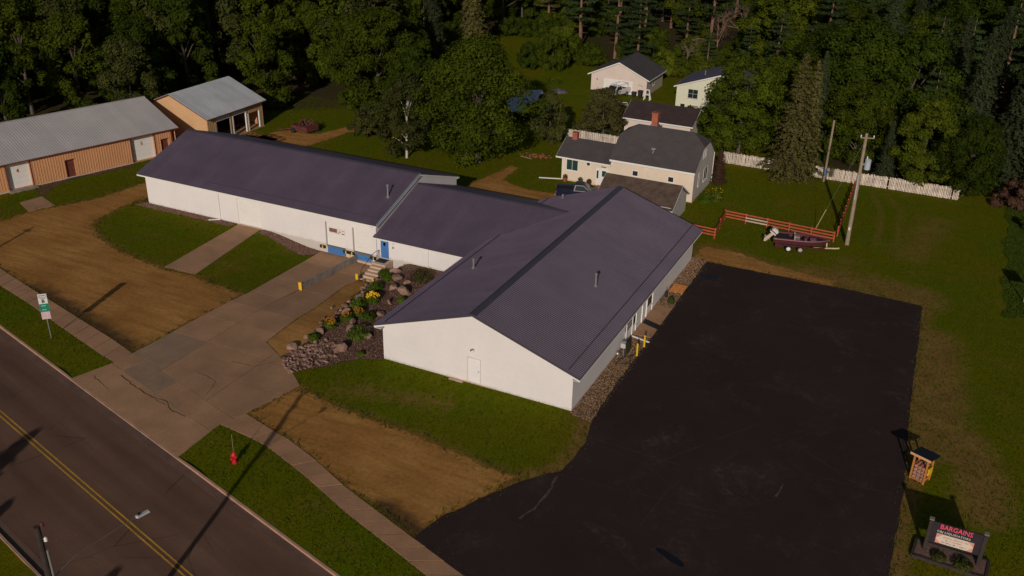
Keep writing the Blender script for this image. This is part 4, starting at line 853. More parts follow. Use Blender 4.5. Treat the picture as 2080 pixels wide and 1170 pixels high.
# shed in front of the house
sh = thing('shed', (-8.7, 40.2, 0), 'white shed with worn brown shingle roof between the house and retail building', 'shed')
T = face((-12.7, 37.3, 0)); wall(sh, T, 8.25, -.1, 2.2, white_wall); sz = lambda y: 3.8-(abs(y-40.2)/3)*1.75-.12
for o_, fc in (((-4.45, 37.3, 0), '+x'), ((-12.7, 43.1, 0), '-x')): wall(sh, face(o_, fc), 5.8, -.1, 2.0, pm('shed_white_shaded', (.55,.51,.46), .7) if fc == '+x' else white_wall, top=[(0,2.0),(5.8,2.0),(5.8,sz(43.1)),(2.9,sz(40.2)),(0,sz(37.3))])  # right wall: white siding darkened, its shade painted into the colour
wall(sh, face((-4.45, 43.1, 0), '+y'), 8.25, -.1, 2.2, white_wall); deck(sh, -12.95, -4.2, 37.0, 40.2, 43.4, 1.98, 3.85, shingle_b, .13, white_trim)
# shed behind the house
bs = thing('garage', (-16.5, 70.5, 0), 'low pinkish garage with dark plum roof behind the cream house', 'garage')
T = face((-20.6, 67.7, 0)); wall(bs, T, 9.3, -.1, 2.35, pinkw); bz = lambda y: 4.0-(abs(y-70.9)/3.3)*1.65-.12
for o_, fc in (((-11.3, 67.7, 0), '+x'), ((-20.6, 74.1, 0), '-x')): wall(bs, face(o_, fc), 6.4, -.1, 2.2, pinkw, top=[(0,2.2),(6.4,2.2),(6.4,bz(74.1)),(3.2,bz(70.9)),(0,bz(67.7))])
wall(bs, face((-11.3, 74.1, 0), '+y'), 9.3, -.1, 2.3, pinkw); deck(bs, -20.9, -10.9, 67.35, 70.9, 74.45, 2.35, 4.0, shingle_p, .13, white_trim); window(bs, T, 3.9, 4.4, 1.5, 1.95)
# pink garage far behind
pg = thing('garage', (-29.2, 92, 0), 'pale pink two-car garage with wide white door behind the white pickup', 'garage')
gx0, gx1, gy0, gy1 = -33.75, -24.4, 88.3, 96.6; T = face((gx0, gy0, 0)); wall(pg, T, gx1-gx0, -.1, 2.7, pinkw, top=[(0,2.7),(gx1-gx0,2.7),((gx1-gx0)/2,4.7)]); gm_ = (gx0+gx1)/2
wall(pg, face((gx1, gy0, 0), '+x'), gy1-gy0, -.1, 2.7, pm('pink_siding_shaded', (.45,.37,.32), .8)); wall(pg, face((gx0, gy1, 0), '-x'), gy1-gy0, -.1, 2.7, pinkw); wall(pg, face((gx1, gy1, 0), '+y'), gx1-gx0, -.1, 2.7, pinkw, top=[(0,2.7),(gx1-gx0,2.7),((gx1-gx0)/2,4.7)])  # darker pink copy bakes the shade of the right wall into its colour
deck(pg, gy0-.35, gy1+.3, gx0-.5, gm_, gx1+.5, 2.62, 4.95, shingle, .15, white_trim, axis='y')
overhead(pg, T, 2.15, 7.0, .0, 2.1, -.05, white_trim, 4); window(pg, face((gx1, gy0, 0), '+x'), 3.2, 4.0, 1.2, 2.0)
MB(T).box(4.5, 4.85, -.03, 0, 4.1, 4.3).build('gable_vent', grey_paint, pg); MB(T).box(.95, 1.1, -.1, 0, 1.75, 1.9).build('wall_lamp', black_metal, pg); MB(T).bar((8.0,-.05,1.75), (8.7,-.05,1.55), .05, .03).build('bracket', black_metal, pg)
# pale yellow house
yh = thing('house', (-13, 90, 0), 'pale yellow two-storey house with dark gabled roof half hidden by a tree', 'house')
hx0, hx1, hy0, hy1 = -18.75, -5.5, 85.6, 95; T = face((hx0, hy0, 0)); W_ = hx1-hx0; mid = hx0+W_/2
wall(yh, T, W_, -.1, 3.1, yelw, top=[(0,3.1),(W_,3.1),(W_/2,5.3)]); wall(yh, face((hx1, hy0, 0), '+x'), hy1-hy0, -.1, 3.1, yelw); wall(yh, face((hx0, hy1, 0), '-x'), hy1-hy0, -.1, 3.1, yelw); wall(yh, face((hx1, hy1, 0), '+y'), W_, -.1, 3.1, yelw, top=[(0,3.1),(W_,3.1),(W_/2,5.3)])
rf = deck(yh, hy0-.3, hy1+.3, hx0-.4, mid, hx1+.4, 3.1, 5.55, roof_dark, .14, white_trim, axis='y'); vent(yh, -15.6, 89.5, 4.3, .6, .07)
window(yh, T, 1.85, 3.3, 1.5, 2.8, nx=2, nz=2, mf=grey_paint); window(yh, T, .8, 1.5, -.0, .45, sill=False); window(yh, T, 2.6, 3.6, .0, .42, sill=False, g=wood)
# faded blue lean-to
bl = thing('lean_to_shed', (-36.5, 70, 0), 'old lean-to shed with faded blue metal roof beside the big oak', 'shed')
T = Matrix.Translation((-36.4, 69.5, 0)) @ Matrix.Rotation(R(38), 4, 'Z')
for (x_, y_) in ((-3.0,-4.2),(3.0,-4.2),(-3.0,4.2),(3.0,4.2),(0,-4.2)): MB(T).box(x_-.08, x_+.08, y_-.08, y_+.08, 0, 1.9).build('post', wood, bl)
b = MB(T); b.box(-3.0, 3.0, 4.1, 4.2, 0, 2.3); b.box(-3.05, -2.95, -4.0, 4.1, 0, 1.9); b.box(2.95, 3.05, -2, 4.1, 0, 1.9); b.build('wall', interior, bl)
for k in range(6):
    x_ = -3.3+k*1.1; b = MB(T); b.hexa([(x_,-4.6,1.80),(x_+1.08,-4.6,1.80),(x_+1.08,4.5,2.42),(x_,4.5,2.42)], [(x_,-4.6,1.83),(x_+1.08,-4.6,1.83),(x_+1.08,4.5,2.45),(x_,4.5,2.45)]); b.bar((x_+.02,-4.6,1.85), (x_+.02,4.5,2.47), .06, .04); b.build('roof_sheet', bluegrey, bl)
# house glimpsed in the wood
fh = thing('house', (-118, 82, 0), 'pale house glimpsed through the trees behind the tan buildings', 'house')
T = face((-124, 76, 0)); wall(fh, T, 12, 0, 3, yelw); deck(fh, -124.4, -111.6, 75.6, 80, 84.4, 3, 5.4, galv, .15, white_trim); wall(fh, face((-112, 76, 0), '+x'), 8, 0, 3, yelw, top=[(0,3),(8,3),(4,5.2)]); window(fh, T, 2, 3.2, 1.2, 2.3); window(fh, T, 7, 8.2, 1.2, 2.3); door(fh, T, 5, 5.9, 0, 2.05, maroon)

# ---------------------------------------------------------------- fences
def picket_fence(p, q, h, label, seed, gone=()):
    p, q = Vector((*p, 0)), Vector((*q, 0)); d = q-p; L = d.length; d.normalize(); t = thing('picket_fence', p, label, 'fence', 'white picket fences', math.atan2(d.y, d.x)); r = random.Random(seed)
    mp = pm('peeling_white_paint', (.66,.56,.47), .8, .25, 1.5, .2, 8., kind='pos', objv=.18); mr = pm('fence_rail', (.45,.37,.30), .85, .2, 2.)
    me = MB().prism([(-.06,0,.06),(.06,0,.06),(.06,0,h-.09),(0,0,h),(-.06,0,h-.09)], (0,.022,0)).mesh('picket'); me.materials.append(mp)
    n = int(L/.168)
    for k in range(n):
        if k in gone: continue
        o = link('picket', me, mp, t, (k*.168+.08, -.03, r.uniform(-.02, .03)), (r.uniform(-.03, .03), r.uniform(-.02, .02), r.uniform(-.03, .03)), (1, 1, r.uniform(.95, 1.03)))
    for z in (.35, h-.35): MB().box(0, L, .0, .05, z-.045, z+.045).build('rail', mr, t, True)
    for k in range(int(L/2.44)+1): MB().box(k*2.44-.05, k*2.44+.05, .052, .15, -.1, h-.1).build('post', mr, t, True)
    return t
picket_fence((-5.1,61.7), (22.7,61.75), 1.55, 'long peeling white picket fence along the far edge of the lawn', 5, {41, 118, 160})
picket_fence((-26.5,61.3), (-15.0,61.4), 1.5, 'shorter white picket fence behind the cream house wing', 6)
def rail_fence(pts, label, white_span=None):
    t = thing('rail_fence', (*pts[0], 0), label, 'fence', 'red rail fences'); mr = pm('faded_red_paint', (.42,.085,.045), .75, .18, 2., .15, 9.); mw = pm('bare_white_rail', (.55,.42,.32), .8, .15, 2.)
    for a, c in zip(pts[:-1], pts[1:]):
        d = Vector((c[0]-a[0], c[1]-a[1], 0)); L = d.length; d.normalize(); n = max(1, round(L/2.35))
        for k in range(n+1):
            x, y = a[0]+d.x*L*k/n, a[1]+d.y*L*k/n
            if k == n and c is not pts[-1]: continue
            MB().box(x-.06, x+.06, y-.06, y+.06, -.1, 1.2).build('post', mr, t)
        for k in range(n):
            for z in (.42, .74, 1.06):
                p0 = (a[0]+d.x*L*k/n+d.y*.075, a[1]+d.y*L*k/n-d.x*.075, z); p1 = (a[0]+d.x*L*(k+1)/n+d.y*.075, a[1]+d.y*L*(k+1)/n-d.x*.075, z+.01)
                MB().bar(p0, p1, .03, .15).build('rail', mw if (white_span and L > 8 and k == white_span and z < 1 and a is pts[2]) else mr, t)
rail_fence([(-2.6,36.9), (.6,36.7), (.15,42.5), (11.75,41.8)], 'red three-rail fence running behind the parked boat', 1)
rail_fence([(11.85,43.6), (11.3,59.4)], 'red rail fence running away across the lawn beside the utility pole')
# ---------------------------------------------------------------- utility poles
up_ = thing('utility_pole', (13.1, 41.8, 0), 'tall wooden utility pole with grey transformer standing on the lawn', 'utility pole')
b = MB(); b.tube((13.1,41.8,-.2), (13.0,41.75,11.8), .22, .14, 12); b.build('pole', wood, up_, smooth=False)
b = MB(); b.bar((12.5,41.55,11.35), (13.75,41.95,11.35), .09, .11); b.build('cross_arm', wood, up_)
for xx, yy in ((12.55,41.57), (13.7,41.93)): b = MB(); b.lathe((xx,yy,11.4), [(.04,0),(.07,.05),(.04,.09),(.07,.14),(.03,.24)], 8); b.build('insulator', white_trim, up_)
tr = MB(); tr.lathe((13.62,41.72,8.2), [(.24,0),(.29,.04),(.29,.95),(.31,.97),(.31,1.03),(.1,1.12)], 16); tr = tr.build('transformer', pm('transformer_grey', (.42,.47,.54), .4), up_)
b = MB(); b.lathe((13.5,41.6,9.3), [(.05,0),(.07,.08),(.04,.14),(.06,.22),(.02,.3)], 8); b.build('bushing', white_trim, tr); MB().bar((13.1,41.75,8.7), (13.4,41.72,8.7), .12, .2).build('bracket', galv, tr)
b = MB(); b.tube((13.02,41.6,5.0), (12.98,41.58,7.6), .05); b.build('conduit', grey_paint, up_); MB().box(13.0,13.14,41.56,41.6,1.7,2.0).build('tag', white_trim, up_)
p2 = thing('utility_pole', (7.6, 60.9, 0), 'shorter bare wooden pole in front of the white picket fence', 'utility pole')
b = MB(); b.tube((7.6,60.9,-.2), (7.6,60.9,7.6), .16, .11, 10); b.build('pole', wood, p2); MB().box(7.52,7.78,60.7,60.75,1.0,1.6).build('meter_box', blue_paint, p2)
gw_ = thing('guy_wire', (9.45, 44.3, 0), 'thin guy wire with pale marker sleeve anchored behind the boat', 'wire')
b = MB(); A_ = Vector((9.45,44.3,0)); B_ = Vector((13.0,41.8,11.2)); b.tube(A_, B_, .012, n=5); b.build('wire', galv, gw_); b = MB(); b.tube(A_+(B_-A_)*.01, A_+(B_-A_)*.24, .035, n=6); b.build('marker_sleeve', pm('marker_yellow', (.62,.52,.25), .6), gw_)
# ---------------------------------------------------------------- boat on trailer
BA = R(13); BX, BY = 8.95, 38.35
bt = thing('boat', (BX, BY, 0), 'maroon bass boat with white outboard motor resting on a trailer', 'boat', rz=BA)
ma = pm('maroon_gelcoat', (.085,.022,.030), .25, .08, 2., .05, 20., spec=.6); pk = pm('pink_gunwale', (.30,.13,.16), .3, .08, 2., spec=.6); carpet = pm('dark_carpet', (.035,.018,.020), .95)
N = 15; secs = []
for i in range(N):
    u = i/(N-1); x = -2.7+5.5*u; wv = 1.02*(1-max(0, (u-.45)/.55)**2.3)+.03; ke = .62+.42*max(0, (u-.7)/.3)**2; ch = .78+.28*max(0, (u-.6)/.4)**1.5; gu = 1.22+.03*u
    secs.append([(x,-wv,gu),(x,-wv*.93,ch),(x,-wv*.3,ke+.03),(x,0,ke),(x,wv*.3,ke+.03),(x,wv*.93,ch),(x,wv,gu)])
b = MB()
for s_ in secs: b.v += s_
for i in range(N-1):
    for k in range(6): b.f.append((i*7+k, (i+1)*7+k, (i+1)*7+k+1, i*7+k+1))
b.f.append(tuple(range(7))); hull = b.build('hull', ma, bt, True, fix=True)
b = MB()
for i in range(N-1):
    for sg in (-1, 1):
        a, c = secs[i][0 if sg < 0 else 6], secs[i+1][0 if sg < 0 else 6]; ia = (a[0], a[1]*.82, a[2]+.03); ic = (c[0], c[1]*.82, c[2]+.03); b.add([(a[0],a[1]*1.02,a[2]-.04),(c[0],c[1]*1.02,c[2]-.04),(c[0],c[1]*1.01,c[2]+.03),(a[0],a[1]*1.01,a[2]+.03)], [(0,1,2,3)]); b.add([(a[0],a[1]*1.01,a[2]+.03),(c[0],c[1]*1.01,c[2]+.03),ic,ia], [(0,1,2,3)])
b.build('gunwale', pk, bt, True)
b = MB()
for i in range(N-1):
    a, c = secs[i], secs[i+1]; z0_ = 1.13 if (i < 4 or i > 8) else .88; b.add([(a[3][0],-a[6][1]*.83,z0_),(c[3][0],-c[6][1]*.83,z0_),(c[3][0],c[6][1]*.83,z0_),(a[3][0],a[6][1]*.83,z0_)], [(0,1,2,3)])
b.build('deck', carpet, bt, True)
for sg in (-1, 1): st_ = MB().box(-.6,-.1,sg*.42-.25,sg*.42+.25,.9,1.2).box(-.72,-.58,sg*.42-.25,sg*.42+.25,1.1,1.62).build('seat', pm('boat_seat', (.34,.26,.24), .6), bt, True)
MB().hexa([(.25,-.72,1.0),(.55,-.72,1.0),(.55,-.15,1.0),(.25,-.15,1.0)], [(.35,-.68,1.5),(.5,-.68,1.42),(.5,-.2,1.42),(.35,-.2,1.5)]).build('console', ma, bt, True); b = MB(); b.tube((.28,-.45,1.35),(.22,-.45,1.4),.16,n=14); b.build('steering_wheel', black_rub, bt, True)
MB().box(.9,1.5,-.35,.35,1.14,1.17).build('hatch', pk, bt, True)
Tm = Matrix.Translation((-2.85,0,1.25)) @ Matrix.Rotation(R(38), 4, 'Y')
b = MB(Tm); b.prism([(-.45,-.26,.15),(.25,-.26,.15),(.25,-.26,.62),(.05,-.26,.78),(-.4,-.26,.72)], (0,.52,0)); mo = b.build('outboard_motor', pm('motor_white', (.66,.60,.54), .35), bt, True)
MB(Tm).box(-.46,.26,-.268,.268,.30,.40).build('motor_band', black_metal, mo, True); b = MB(Tm); b.prism([(-.2,-.1,.15),(.1,-.1,.15),(.05,-.07,-.75),(-.3,-.07,-.75)], (0,.2,0)); b.box(-.5,.15,-.15,.15,-.55,-.5); b.prism([(-.3,-.05,-.75),(.1,-.05,-.75),(.0,-.02,-1.05),(-.15,-.02,-1.05)], (0,.1,0)); b.build('lower_unit', pm('motor_cream', (.55,.45,.36), .45), mo, True)
b = MB(Tm)
for k in range(3): t_ = k*2.094; b.hexa([(-.36,0,-.68),(-.42,.03,-.68),(-.42,.03+.2*math.cos(t_),-.68+.2*math.sin(t_)),(-.36,.2*math.cos(t_),-.68+.2*math.sin(t_))],[(-.34,.02,-.66),(-.40,.05,-.66),(-.40,.06+.2*math.cos(t_+.4),-.68+.2*math.sin(t_+.4)),(-.34,.03+.2*math.cos(t_+.4),-.68+.2*math.sin(t_+.4))])
b.build('propeller', black_metal, mo, True)
tl_ = thing('boat_trailer', (BX, BY, 0), 'cream tandem-axle boat trailer under the maroon boat', 'trailer', rz=BA)
fr = pm('trailer_cream', (.60,.47,.33), .5, .1, 3.); b = MB()
for sg in (-1, 1): b.bar((-2.5,sg*.72,.5), (1.6,sg*.72,.5), .08, .12); b.bar((1.6,sg*.72,.5), (3.0,0,.48), .08, .12)
for xx in (-2.4,-1.2,0,1.2): b.bar((xx,-.72,.5), (xx,.72,.5), .07, .1)
b.build('frame', ma, tl_, True); b = MB(); b.bar((1.2,-.55,.47), (3.75,-.0,.47), .1, .12); b.bar((2.6,.0,.5), (2.55,0,1.05), .1, .1); b.bar((2.55,0,1.0),(2.2,0,1.05),.1,.1); b.build('tongue', fr, tl_, True); b = MB(); b.lathe((3.75,0,.4), [(.03,0),(.1,.05),(.1,.14),(.04,.18)], 10); b.build('coupler', fr, tl_, True)
for sg in (-1, 1):
    for xx in (-1.15, .0):
        wv = MB(); wv.tube((xx,sg*.98,.33),(xx,sg*1.2,.33),.33,n=18); wv = wv.build('wheel', black_rub, tl_, True); b = MB(); b.tube((xx,sg*1.2,.33),(xx,sg*1.215,.33),.2,.17,n=14); b.build('rim', white_trim if xx < -.5 else pm('worn_rim', (.45,.33,.28), .5), wv, True)
    b = MB(); b.box(-1.7,.5,min(sg*.95,sg*1.25),max(sg*.95,sg*1.25),.70,.74); b.box(-2.5,-1.75,min(sg*.9,sg*1.2),max(sg*.9,sg*1.2),.42,.75); b.build('fender', ma, tl_, True)
# ---------------------------------------------------------------- pickups
def pickup(x, y, rz, paint, label, z=0):
    t = thing('pickup_truck', (x, y, z), label, 'pickup truck', None, rz)
    prof = [(-2.75,.5),(2.7,.5),(2.78,.72),(2.72,1.0),(1.25,1.12),(.95,1.13),(-.75,1.13),(-.75,1.12),(-2.75,1.1)]
    body = MB().prism([(a,-.96,c) for a, c in prof], (0,1.92,0)).build('body', paint, t, True)
    MB().hexa([(-.75,-.9,1.13),(1.2,-.9,1.13),(1.2,.9,1.13),(-.75,.9,1.13)], [(-.6,-.72,1.80),(.35,-.72,1.80),(.35,.72,1.80),(-.6,.72,1.80)]).build('cab', paint, t, True)
    MB().box(-2.68,-.82,-.82,.82,1.06,1.125).build('bed', black_rub, t, True)
    b = MB()
    for sg in (-1, 1): b.box(-2.75,-.76,min(sg*.82,sg*.955),max(sg*.82,sg*.955),1.1,1.3)
    b.box(-2.75,-2.69,-.82,.82,1.1,1.3); b.box(-.84,-.76,-.82,.82,1.1,1.3); b.build('bed_wall', paint, t, True)
    MB().add([(1.16,-.82,1.17),(1.16,.82,1.17),(.42,.66,1.76),(.42,-.66,1.76)], [(0,1,2,3)]).build('windshield', glass, t, True).location = (.035, 0, .035)
    MB().add([(-.735,-.8,1.2),(-.735,.8,1.2),(-.63,.66,1.72),(-.63,-.66,1.72)], [(0,3,2,1)]).build('rear_window', glass, t, True).location = (-.03, 0, .01)
    for sg in (-1, 1):
        o = MB().add([(-.6,sg*.885,1.2),(1.0,sg*.885,1.2),(.32,sg*.745,1.73),(-.5,sg*.745,1.73)], [(0,1,2,3)]).build('side_window', glass, t, True); o.location = (0, sg*.03, .01)
        MB().box(2.62,2.79,min(sg*.55,sg*.9),max(sg*.55,sg*.9),.78,.95).build('headlight', white_trim, t, True); MB().box(-2.78,-2.7,min(sg*.78,sg*.965),max(sg*.78,sg*.965),.75,1.08).build('tail_light', pm('red_lens', (.5,.01,.02), .2), t, True)
        for xx in (-1.75, 1.75):
            wv = MB(); wv.tube((xx,sg*.75,.38),(xx,sg*.985,.38),.38,n=18); wv = wv.build('wheel', black_rub, t, True); b = MB(); b.tube((xx,sg*.98,.38),(xx,sg*.995,.38),.22,n=12); b.build('rim', galv, wv, True)
        MB().box(.72,.92,min(sg*.95,sg*1.15),max(sg*.95,sg*1.15),1.15,1.35).build('mirror', black_metal, t, True)
    MB().box(2.72,2.86,-.95,.95,.45,.66).build('bumper', galv, t, True); MB().box(-2.88,-2.74,-.92,.92,.48,.66).build('bumper', galv, t, True); MB().box(2.73,2.80,-.5,.5,.72,.98).build('grille', black_metal, t, True)
    return t
tw = pickup(-28.7, 85.9, R(-108), pm('white_car_paint', (.62,.60,.58), .3, .04, 2., spec=.6), 'white pickup truck parked in front of the pink garage')
b = MB(); b.path([(-2.3,-.7,1.3),(-2.3,-.7,1.95),(-2.3,.7,1.95),(-2.3,.7,1.3)], .03); b.path([(-2.3,-.7,1.95),(.2,-.7,1.98)], .025); b.path([(-2.3,.7,1.95),(.2,.7,1.98)], .025); b.build('ladder_rack', galv, tw, True)
pickup(-16.1, 40.9, R(17), pm('navy_car_paint', (.012,.018,.040), .25, .05, 2., spec=.6), 'dark blue pickup truck parked beside the cream house')
# ---------------------------------------------------------------- signs and street furniture
sp = thing('road_sign', (-41.34, -9.88, 0), 'stacked county road sign on a post in the left grass verge', 'road sign', rz=R(45))
b = MB(); b.box(-.03,.03,-.03,.03,-.2,3.95); b.build('post', galv, sp, True)
def plate(z0, z1, m, wd=.66): return MB().box(-wd/2,wd/2,-.06,-.035,z0,z1).build('sign_plate', m, sp, True)
sw_ = pm('sign_white', (.72,.70,.68), .4, .04); sgn = pm('sign_green', (.01,.24,.16), .4, .06); sb = pm('sign_black', (.02,.02,.025), .5)
pl_ = plate(3.72, 4.0, sw_); text_mesh('COUNTY', .15, sb, 'lettering', pl_, Matrix.Translation((0,-.064,3.86)), True, .004, .003); MB().box(-.33,.33,-.0645,-.0605,3.715,3.735).build('border', sb, pl_, True)
pl_ = plate(3.14, 3.69, sw_); text_mesh('B', .40, sb, 'lettering', pl_, Matrix.Translation((0,-.064,3.36)), True, .014, .003); MB().box(-.2,.2,-.064,-.0605,3.58,3.62).build('lettering', sb, pl_, True)
for z0 in (2.82, 2.47): pl_ = plate(z0, z0+.31, sgn); MB().box(-.2,.12,-.064,-.0605,z0+.13,z0+.17).build('lettering', sw_, pl_, True)
plate(1.78, 2.43, pm('sign_pink', (.62,.46,.47), .5, .1, 3.))
hy = thing('fire_hydrant', (-17.2, -16.0, 0), 'red fire hydrant in the grass verge by the kerb', 'fire hydrant'); hyd = pm('hydrant_red', (.62,.02,.035), .4, .08, 4.)
b = MB(); b.lathe((-17.2,-16,-.05), [(.17,0),(.17,.1),(.12,.13),(.12,.62),(.17,.64),(.17,.7),(.14,.78),(.08,.86),(.04,.88),(.04,.95),(.0,.96)], 14); b.build('body', hyd, hy)
for dx, dy in ((.13,0),(-.13,0)): b = MB(); b.tube((-17.2,-16,.48), (-17.2+dx*1.8,-16+dy,.48), .07, n=10); b.build('side_nozzle', hyd, hy)
b = MB(); b.tube((-17.2,-16,.42), (-17.2,-16.25,.42), .1, n=12); b.build('pumper_nozzle', hyd, hy); b = MB(); b.tube((-17.28,-15.9,.5), (-17.32,-15.85,2.1), .02, .014, n=6); b.build('marker_rod', wood, hy)
sl_ = thing('street_light', (-11.2, -33.9, 0), 'wooden street-light pole with long arm and cobra lamp over the road', 'street light')
b = MB(); b.tube((-11.2,-33.9,-.2), (-11.2,-33.9,10.4), .19, .13, 12); b.build('pole', wood_dark, sl_)
b = MB(); b.path([(-11.18,-33.8,7.4), (-10.9,-32.6,7.95), (-10.2,-29.7,8.25)], .024); b.build('arm', pm('dull_arm_steel', (.10,.085,.08), .6), sl_)
hd = MB(); hd.hexa([(-10.22,-29.72,8.17),(-10.08,-29.69,8.17),(-9.93,-29.08,8.17),(-10.11,-29.04,8.17)], [(-10.23,-29.72,8.31),(-10.07,-29.69,8.31),(-9.96,-29.12,8.28),(-10.09,-29.08,8.28)]); hd = hd.build('lamp_head', grey_paint, sl_); MB().box(-10.2,-10.08,-29.62,-29.5,8.3,8.4).build('photocell', black_metal, hd)
for k, (z_, r_) in enumerate(((10.35,.1), (9.9,.08), (9.55,.09), (9.2,.08))): b = MB(); b.lathe((-11.2+.18*(-1)**k,-33.75,z_), [(.03,0),(r_,.05),(.04,.1),(r_,.16),(.03,.24)], 8); b.build('insulator', white_trim if k else pm('red_insulator', (.10,.03,.03), .5), sl_)
b = MB(); b.tube((-11.02,-33.8,7.2), (-11.02,-33.8,9.1), .05); b.build('conduit', galv, sl_)
wp = thing('utility_pole', (-57.2, -12.4, 0), 'wooden pole beyond the left edge of the picture beside the road', 'utility pole'); b = MB(); b.tube((-57.2,-12.4,-.2), (-57.2,-12.4,7), .15, .1, 10); b.build('pole', wood, wp); MB().bar((-57.7,-12.4,6.6), (-56.7,-12.4,6.6), .1, .1).build('cross_arm', wood, wp)
# bargains sign and planter
bs_ = thing('shop_sign', (25.65, -4.0, 0), 'dark roadside shop sign reading BARGAINS with two posts', 'sign')
for xx in (24.2, 27.1): MB().box(xx-.1,xx+.1,-4.1,-3.9,-.1,2.38).build('post', wood_dark, bs_); MB().box(xx-.13,xx+.13,-4.13,-3.87,2.38,2.46).build('post_cap', pm('post_cap_grey', (.20,.17,.14), .8), bs_)
bd = MB().box(24.31,26.99,-4.05,-3.95,.82,2.28).build('sign_board', pm('charcoal_board', (.030,.022,.030), .7, .15, 3.), bs_)
TS = Matrix.Translation((25.55,-4.056,0)); pnk = pm('pink_letters', (.85,.10,.16), .4); bonew = pm('white_letters', (.70,.66,.60), .5)
text_mesh('BARGAINS', .46, pnk, 'lettering', bd, TS @ Matrix.Translation((.03,0,2.07)), False, .006, .012, .80); text_mesh('C&J LIQUIDATORS', .20, bonew, 'lettering', bd, TS @ Matrix.Translation((-.06,0,1.73)), False, .0, .01, 1.08)
mk = MB().box(24.62,26.62,-4.085,-4.051,.93,1.58).build('message_panel', pm('message_panel_cream', (.70,.60,.50), .5, .04), bd)
orp = pm('orange_pink_corner', (.75,.30,.22), .5)
for sx, xx in ((1, 24.625), (-1, 26.615)):
    for zz, sz_ in ((.935, 1), (1.575, -1)): MB().prism([(xx,-4.094,zz),(xx+sx*.32,-4.094,zz),(xx,-4.094,zz+sz_*.3)], (0,.006,0)).build('corner_print', orp, mk)
rr = random.Random(4)
for row, (zz, xa_, xb_, mm, hh) in enumerate(((1.39,24.95,26.3,pm('red_print', (.5,.22,.17), .6),.09), (1.21,25.15,26.05,pm('red_print', (.5,.22,.17), .6),.085), (1.03,24.95,26.25,pm('dark_print', (.14,.11,.10), .6),.07))):
    x_ = xa_
    while x_ < xb_:   # rows of small illegible printed strokes
        ww = rr.uniform(.025, .06)
        if rr.random() > .15: MB().box(x_,x_+ww,-4.092,-4.086,zz+rr.uniform(-.01,.01),zz+hh*rr.uniform(.6,1)).build('print_stroke', mm, mk)
        x_ += ww+.022
pb = thing('planter_box', (25.6, -4.2, 0), 'long timber-edged planter bed under the BARGAINS sign', 'planter')
PB = [(23.6,-4.85), (27.55,-5.0), (27.68,-3.4), (23.72,-3.25)]
for i in range(4): a, c = PB[i], PB[(i+1) % 4]; MB().bar((a[0],a[1],.1), (c[0],c[1],.1), .16, .24).build('timber', wood_dark, pb)
b = MB(); b.poly([(x_, y_, .16) for x_, y_ in PB]); b.build('soil', pm('pinkish_mulch', (.17,.10,.075), .95, .35, 6., .3, 20.), pb)
# firewood kiosk
kk = thing('firewood_stand', (23.35, 3.3, 0), 'small orange wooden firewood stand with black roof beside the lot', 'stand', rz=R(-23))
for xx in (-.45, .45):
    for yy in (-.4, .4): MB().box(xx-.05,xx+.05,yy-.05,yy+.05,-.05,1.85+(.12 if yy < 0 else .0)).build('post', orange, kk, True)
    for z_ in (.25, 1.0): MB().box(xx-.02,xx+.02,-.35,.35,z_,z_+.12).build('side_rail', orange, kk, True)
MB().hexa([(-.68,-.62,1.98),(.68,-.62,1.98),(.68,.75,1.80),(-.68,.75,1.80)], [(-.68,-.62,2.06),(.68,-.62,2.06),(.68,.75,1.88),(-.68,.75,1.88)]).build('roof', pm('black_roofing', (.012,.012,.018), .6), kk, True); MB().box(-.7,.7,-.66,-.625,1.93,2.09).build('fascia', pm('pale_orange_board', (.70,.38,.20), .6), kk, True); MB().box(-.4,.4,-.38,.38,.05,.1).build('shelf', orange, kk, True); MB().box(.52,.60,-.3,.2,.7,1.2).build('side_board', yellow_paint, kk, True)
for r_ in range(4):
    for c_ in range(3):
        bu = thing('firewood_bundle', (0,0,0), 'net bundle of split firewood stacked inside the orange stand', 'firewood', 'firewood bundles in the stand', R(-23)); bu.location = (23.35, 3.3, 0); b = MB(); rr = random.Random(r_*3+c_)
        cx_, cz_ = -.26+c_*.26, .24+r_*.27
        for k in range(5): a_ = k*1.256; b.tube((cx_+.07*math.cos(a_),-.36+rr.uniform(-.03,.03),cz_+.07*math.sin(a_)), (cx_+.07*math.cos(a_),.3,cz_+.07*math.sin(a_)), .055, n=6)
        b.build('logs', pm('split_logs', (.42,.24,.17), .8, .3, 5.), bu, True); b = MB()
        for yy in (-.25,-.05,.15): b.tube((cx_,yy,cz_), (cx_,yy+.02,cz_), .133, n=12)
        b.build('net_band', pm('red_net', (.40,.02,.03), .6), bu, True)
# real-estate style board beyond the right edge
rs = thing('yard_sign', (29.5, 35.6, 0), 'small yard sign on a post at the right edge of the lawn', 'sign'); MB().box(29.45,29.55,35.55,35.65,-.1,2.6).build('post', wood, rs); MB().box(29.55,30.8,35.58,35.62,1.9,2.9).build('board', wood_dark, rs)
